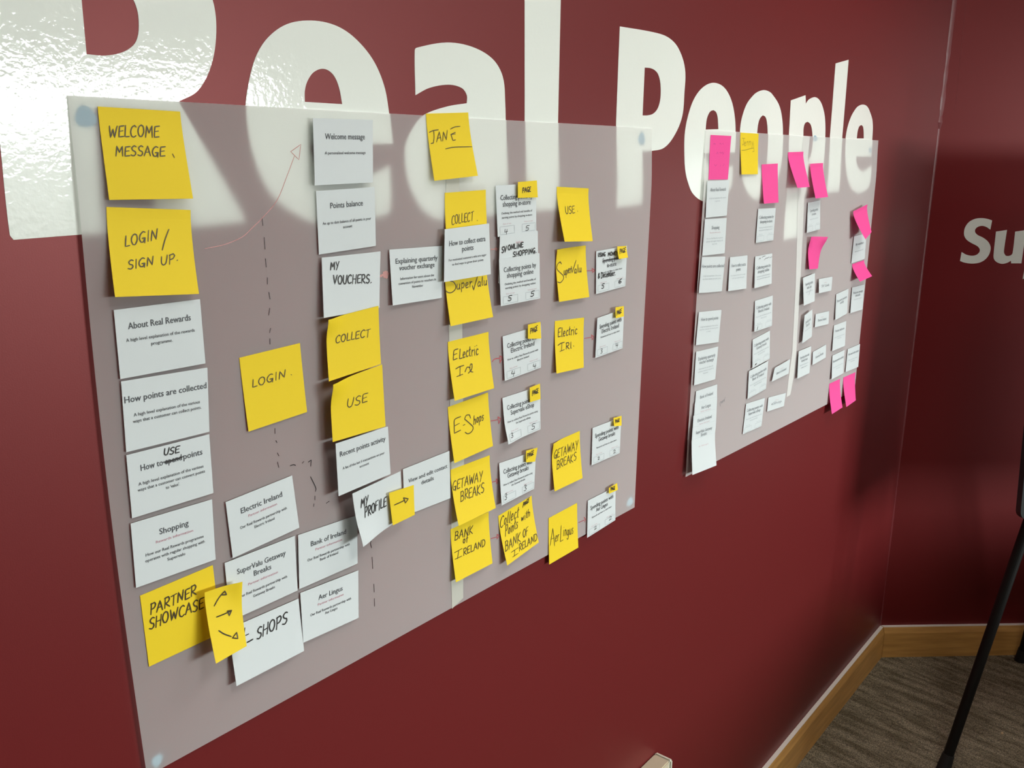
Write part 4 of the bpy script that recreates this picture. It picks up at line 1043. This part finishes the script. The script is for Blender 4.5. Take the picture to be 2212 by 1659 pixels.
# ------------------------------------------------------------------ small things
zt = on_wall(1415.5, 1626).z
xr = on_wall(1415.5, 1626).x
yf = on_height(1447, 1643.5, zt)
dp = -yf.y
s = Soup()
x0 = xr - 0.42
s.box((x0, -dp, zt - 0.075), (xr - 0.004, -0.0005, zt))
o = empty('cable_trunking', (xr - 0.21, 0, zt - 0.075))
tag(o, 'cream plastic trunking end low on the burgundy wall, at the bottom frame edge', 'trunking')
tr = s.obj('channel', M_CREAM, o)
bm = bmesh.new(); bm.from_mesh(tr.data); bmesh.ops.remove_doubles(bm, verts=bm.verts, dist=1e-6)
bmesh.ops.bevel(bm, geom=list(bm.edges), offset=0.002, segments=2, affect='EDGES'); bm.to_mesh(tr.data); bm.free()
s = Soup()
s.box((xr - 0.006, -dp - 0.003, zt - 0.078), (xr + 0.004, -0.0005, zt + 0.0015))
ec = s.obj('end_cap', M_CREAML, o)
bm = bmesh.new(); bm.from_mesh(ec.data); bmesh.ops.bevel(bm, geom=list(bm.edges), offset=0.003, segments=2, affect='EDGES'); bm.to_mesh(ec.data); bm.free()
c = on_height(2165, 1583, 0.004)
bm = bmesh.new()
bmesh.ops.create_icosphere(bm, subdivisions=2, radius=0.004)
for v in bm.verts: v.co = Vector((v.co.x * 1.3, v.co.y * 0.8, v.co.z * 0.7)) * random.uniform(0.75, 1.2)
me = bpy.data.meshes.new('carpet_crumb'); bm.to_mesh(me); bm.free()
me.materials.append(mat('crumb', (0.55, 0.40, 0.22), 0.8))
o = bpy.data.objects.new('carpet_crumb', me); o.location = (c.x, c.y, 0.003); COL.objects.link(o)
tag(o, 'tiny pale crumb lying on the dark carpet right of the easel leg', 'crumb')

# unseen low cabinet, added to shade the lower wall and the corner
M_CAB = mat('dark_walnut_veneer', (0.045, 0.028, 0.018), 0.5)
cab = empty('shade_cabinet', (3.25, -1.85, 0))
tag(cab, 'unseen low dark walnut cabinet added to shade the wall corner, in front of the easel', 'cabinet')
s = Soup(); s.box((2.30, -2.05, 0.06), (4.20, -1.62, 0.60)); s.box((2.28, -2.08, 0.60), (4.22, -1.60, 0.63)); s.box((2.35, -2.0, 0.0), (4.15, -1.66, 0.06))
s.obj('body', M_CAB, cab)
for k in range(4):
    xa = 2.31 + k * 0.4725
    s = Soup(); s.box((xa, -2.07, 0.08), (xa + 0.4625, -2.0505, 0.58))
    dr = s.obj('door', M_CAB, cab)
    hx = xa + (0.42 if k % 2 == 0 else 0.04)
    s = Soup(); s.tube((hx, -2.09, 0.36), (hx, -2.09, 0.52), 0.005); s.tube((hx, -2.07, 0.38), (hx, -2.09, 0.38), 0.004); s.tube((hx, -2.07, 0.50), (hx, -2.09, 0.50), 0.004)
    s.obj('handle', M_GREY, dr)
# unseen ceiling panels, added to brighten the upper walls and baseboard tops
M_LAMP = bpy.data.materials.new('lit_diffuser')
M_LAMP.use_nodes = True
bsdf(M_LAMP).inputs['Emission Color'].default_value = (1.0, 0.97, 0.92, 1)
bsdf(M_LAMP).inputs['Emission Strength'].default_value = 20.0
for x, y, lab in ((1.9, -0.8, 'unseen square ceiling light panel, added close to the burgundy wall, above the gap between the posters'), (0.6, -1.35, 'unseen square ceiling light panel, added farthest from the easel corner, near the big R'),
                  (4.7, -3.5, 'unseen square ceiling light panel, added farther off, over the middle of the room'), (3.0, -4.8, 'unseen square ceiling light panel, added nearest the windows')):
    e = empty('added_ceiling_light', (x, y, Z1))
    tag(e, lab, 'ceiling light', 'added ceiling light panels')
    s = Soup(); h = 0.30
    for lo, hi in (((x - h, y - h), (x + h, y - h + 0.02)), ((x - h, y + h - 0.02), (x + h, y + h)), ((x - h, y - h + 0.02), (x - h + 0.02, y + h - 0.02)), ((x + h - 0.02, y - h + 0.02), (x + h, y + h - 0.02))):
        s.box((lo[0], lo[1], Z1 - 0.025), (hi[0], hi[1], Z1))
    s.obj('frame', M_FRAME, e)
    s = Soup(); s.box((x - h + 0.02, y - h + 0.02, Z1 - 0.02), (x + h - 0.02, y + h - 0.02, Z1 - 0.012))
    s.obj('diffuser', M_LAMP, e)
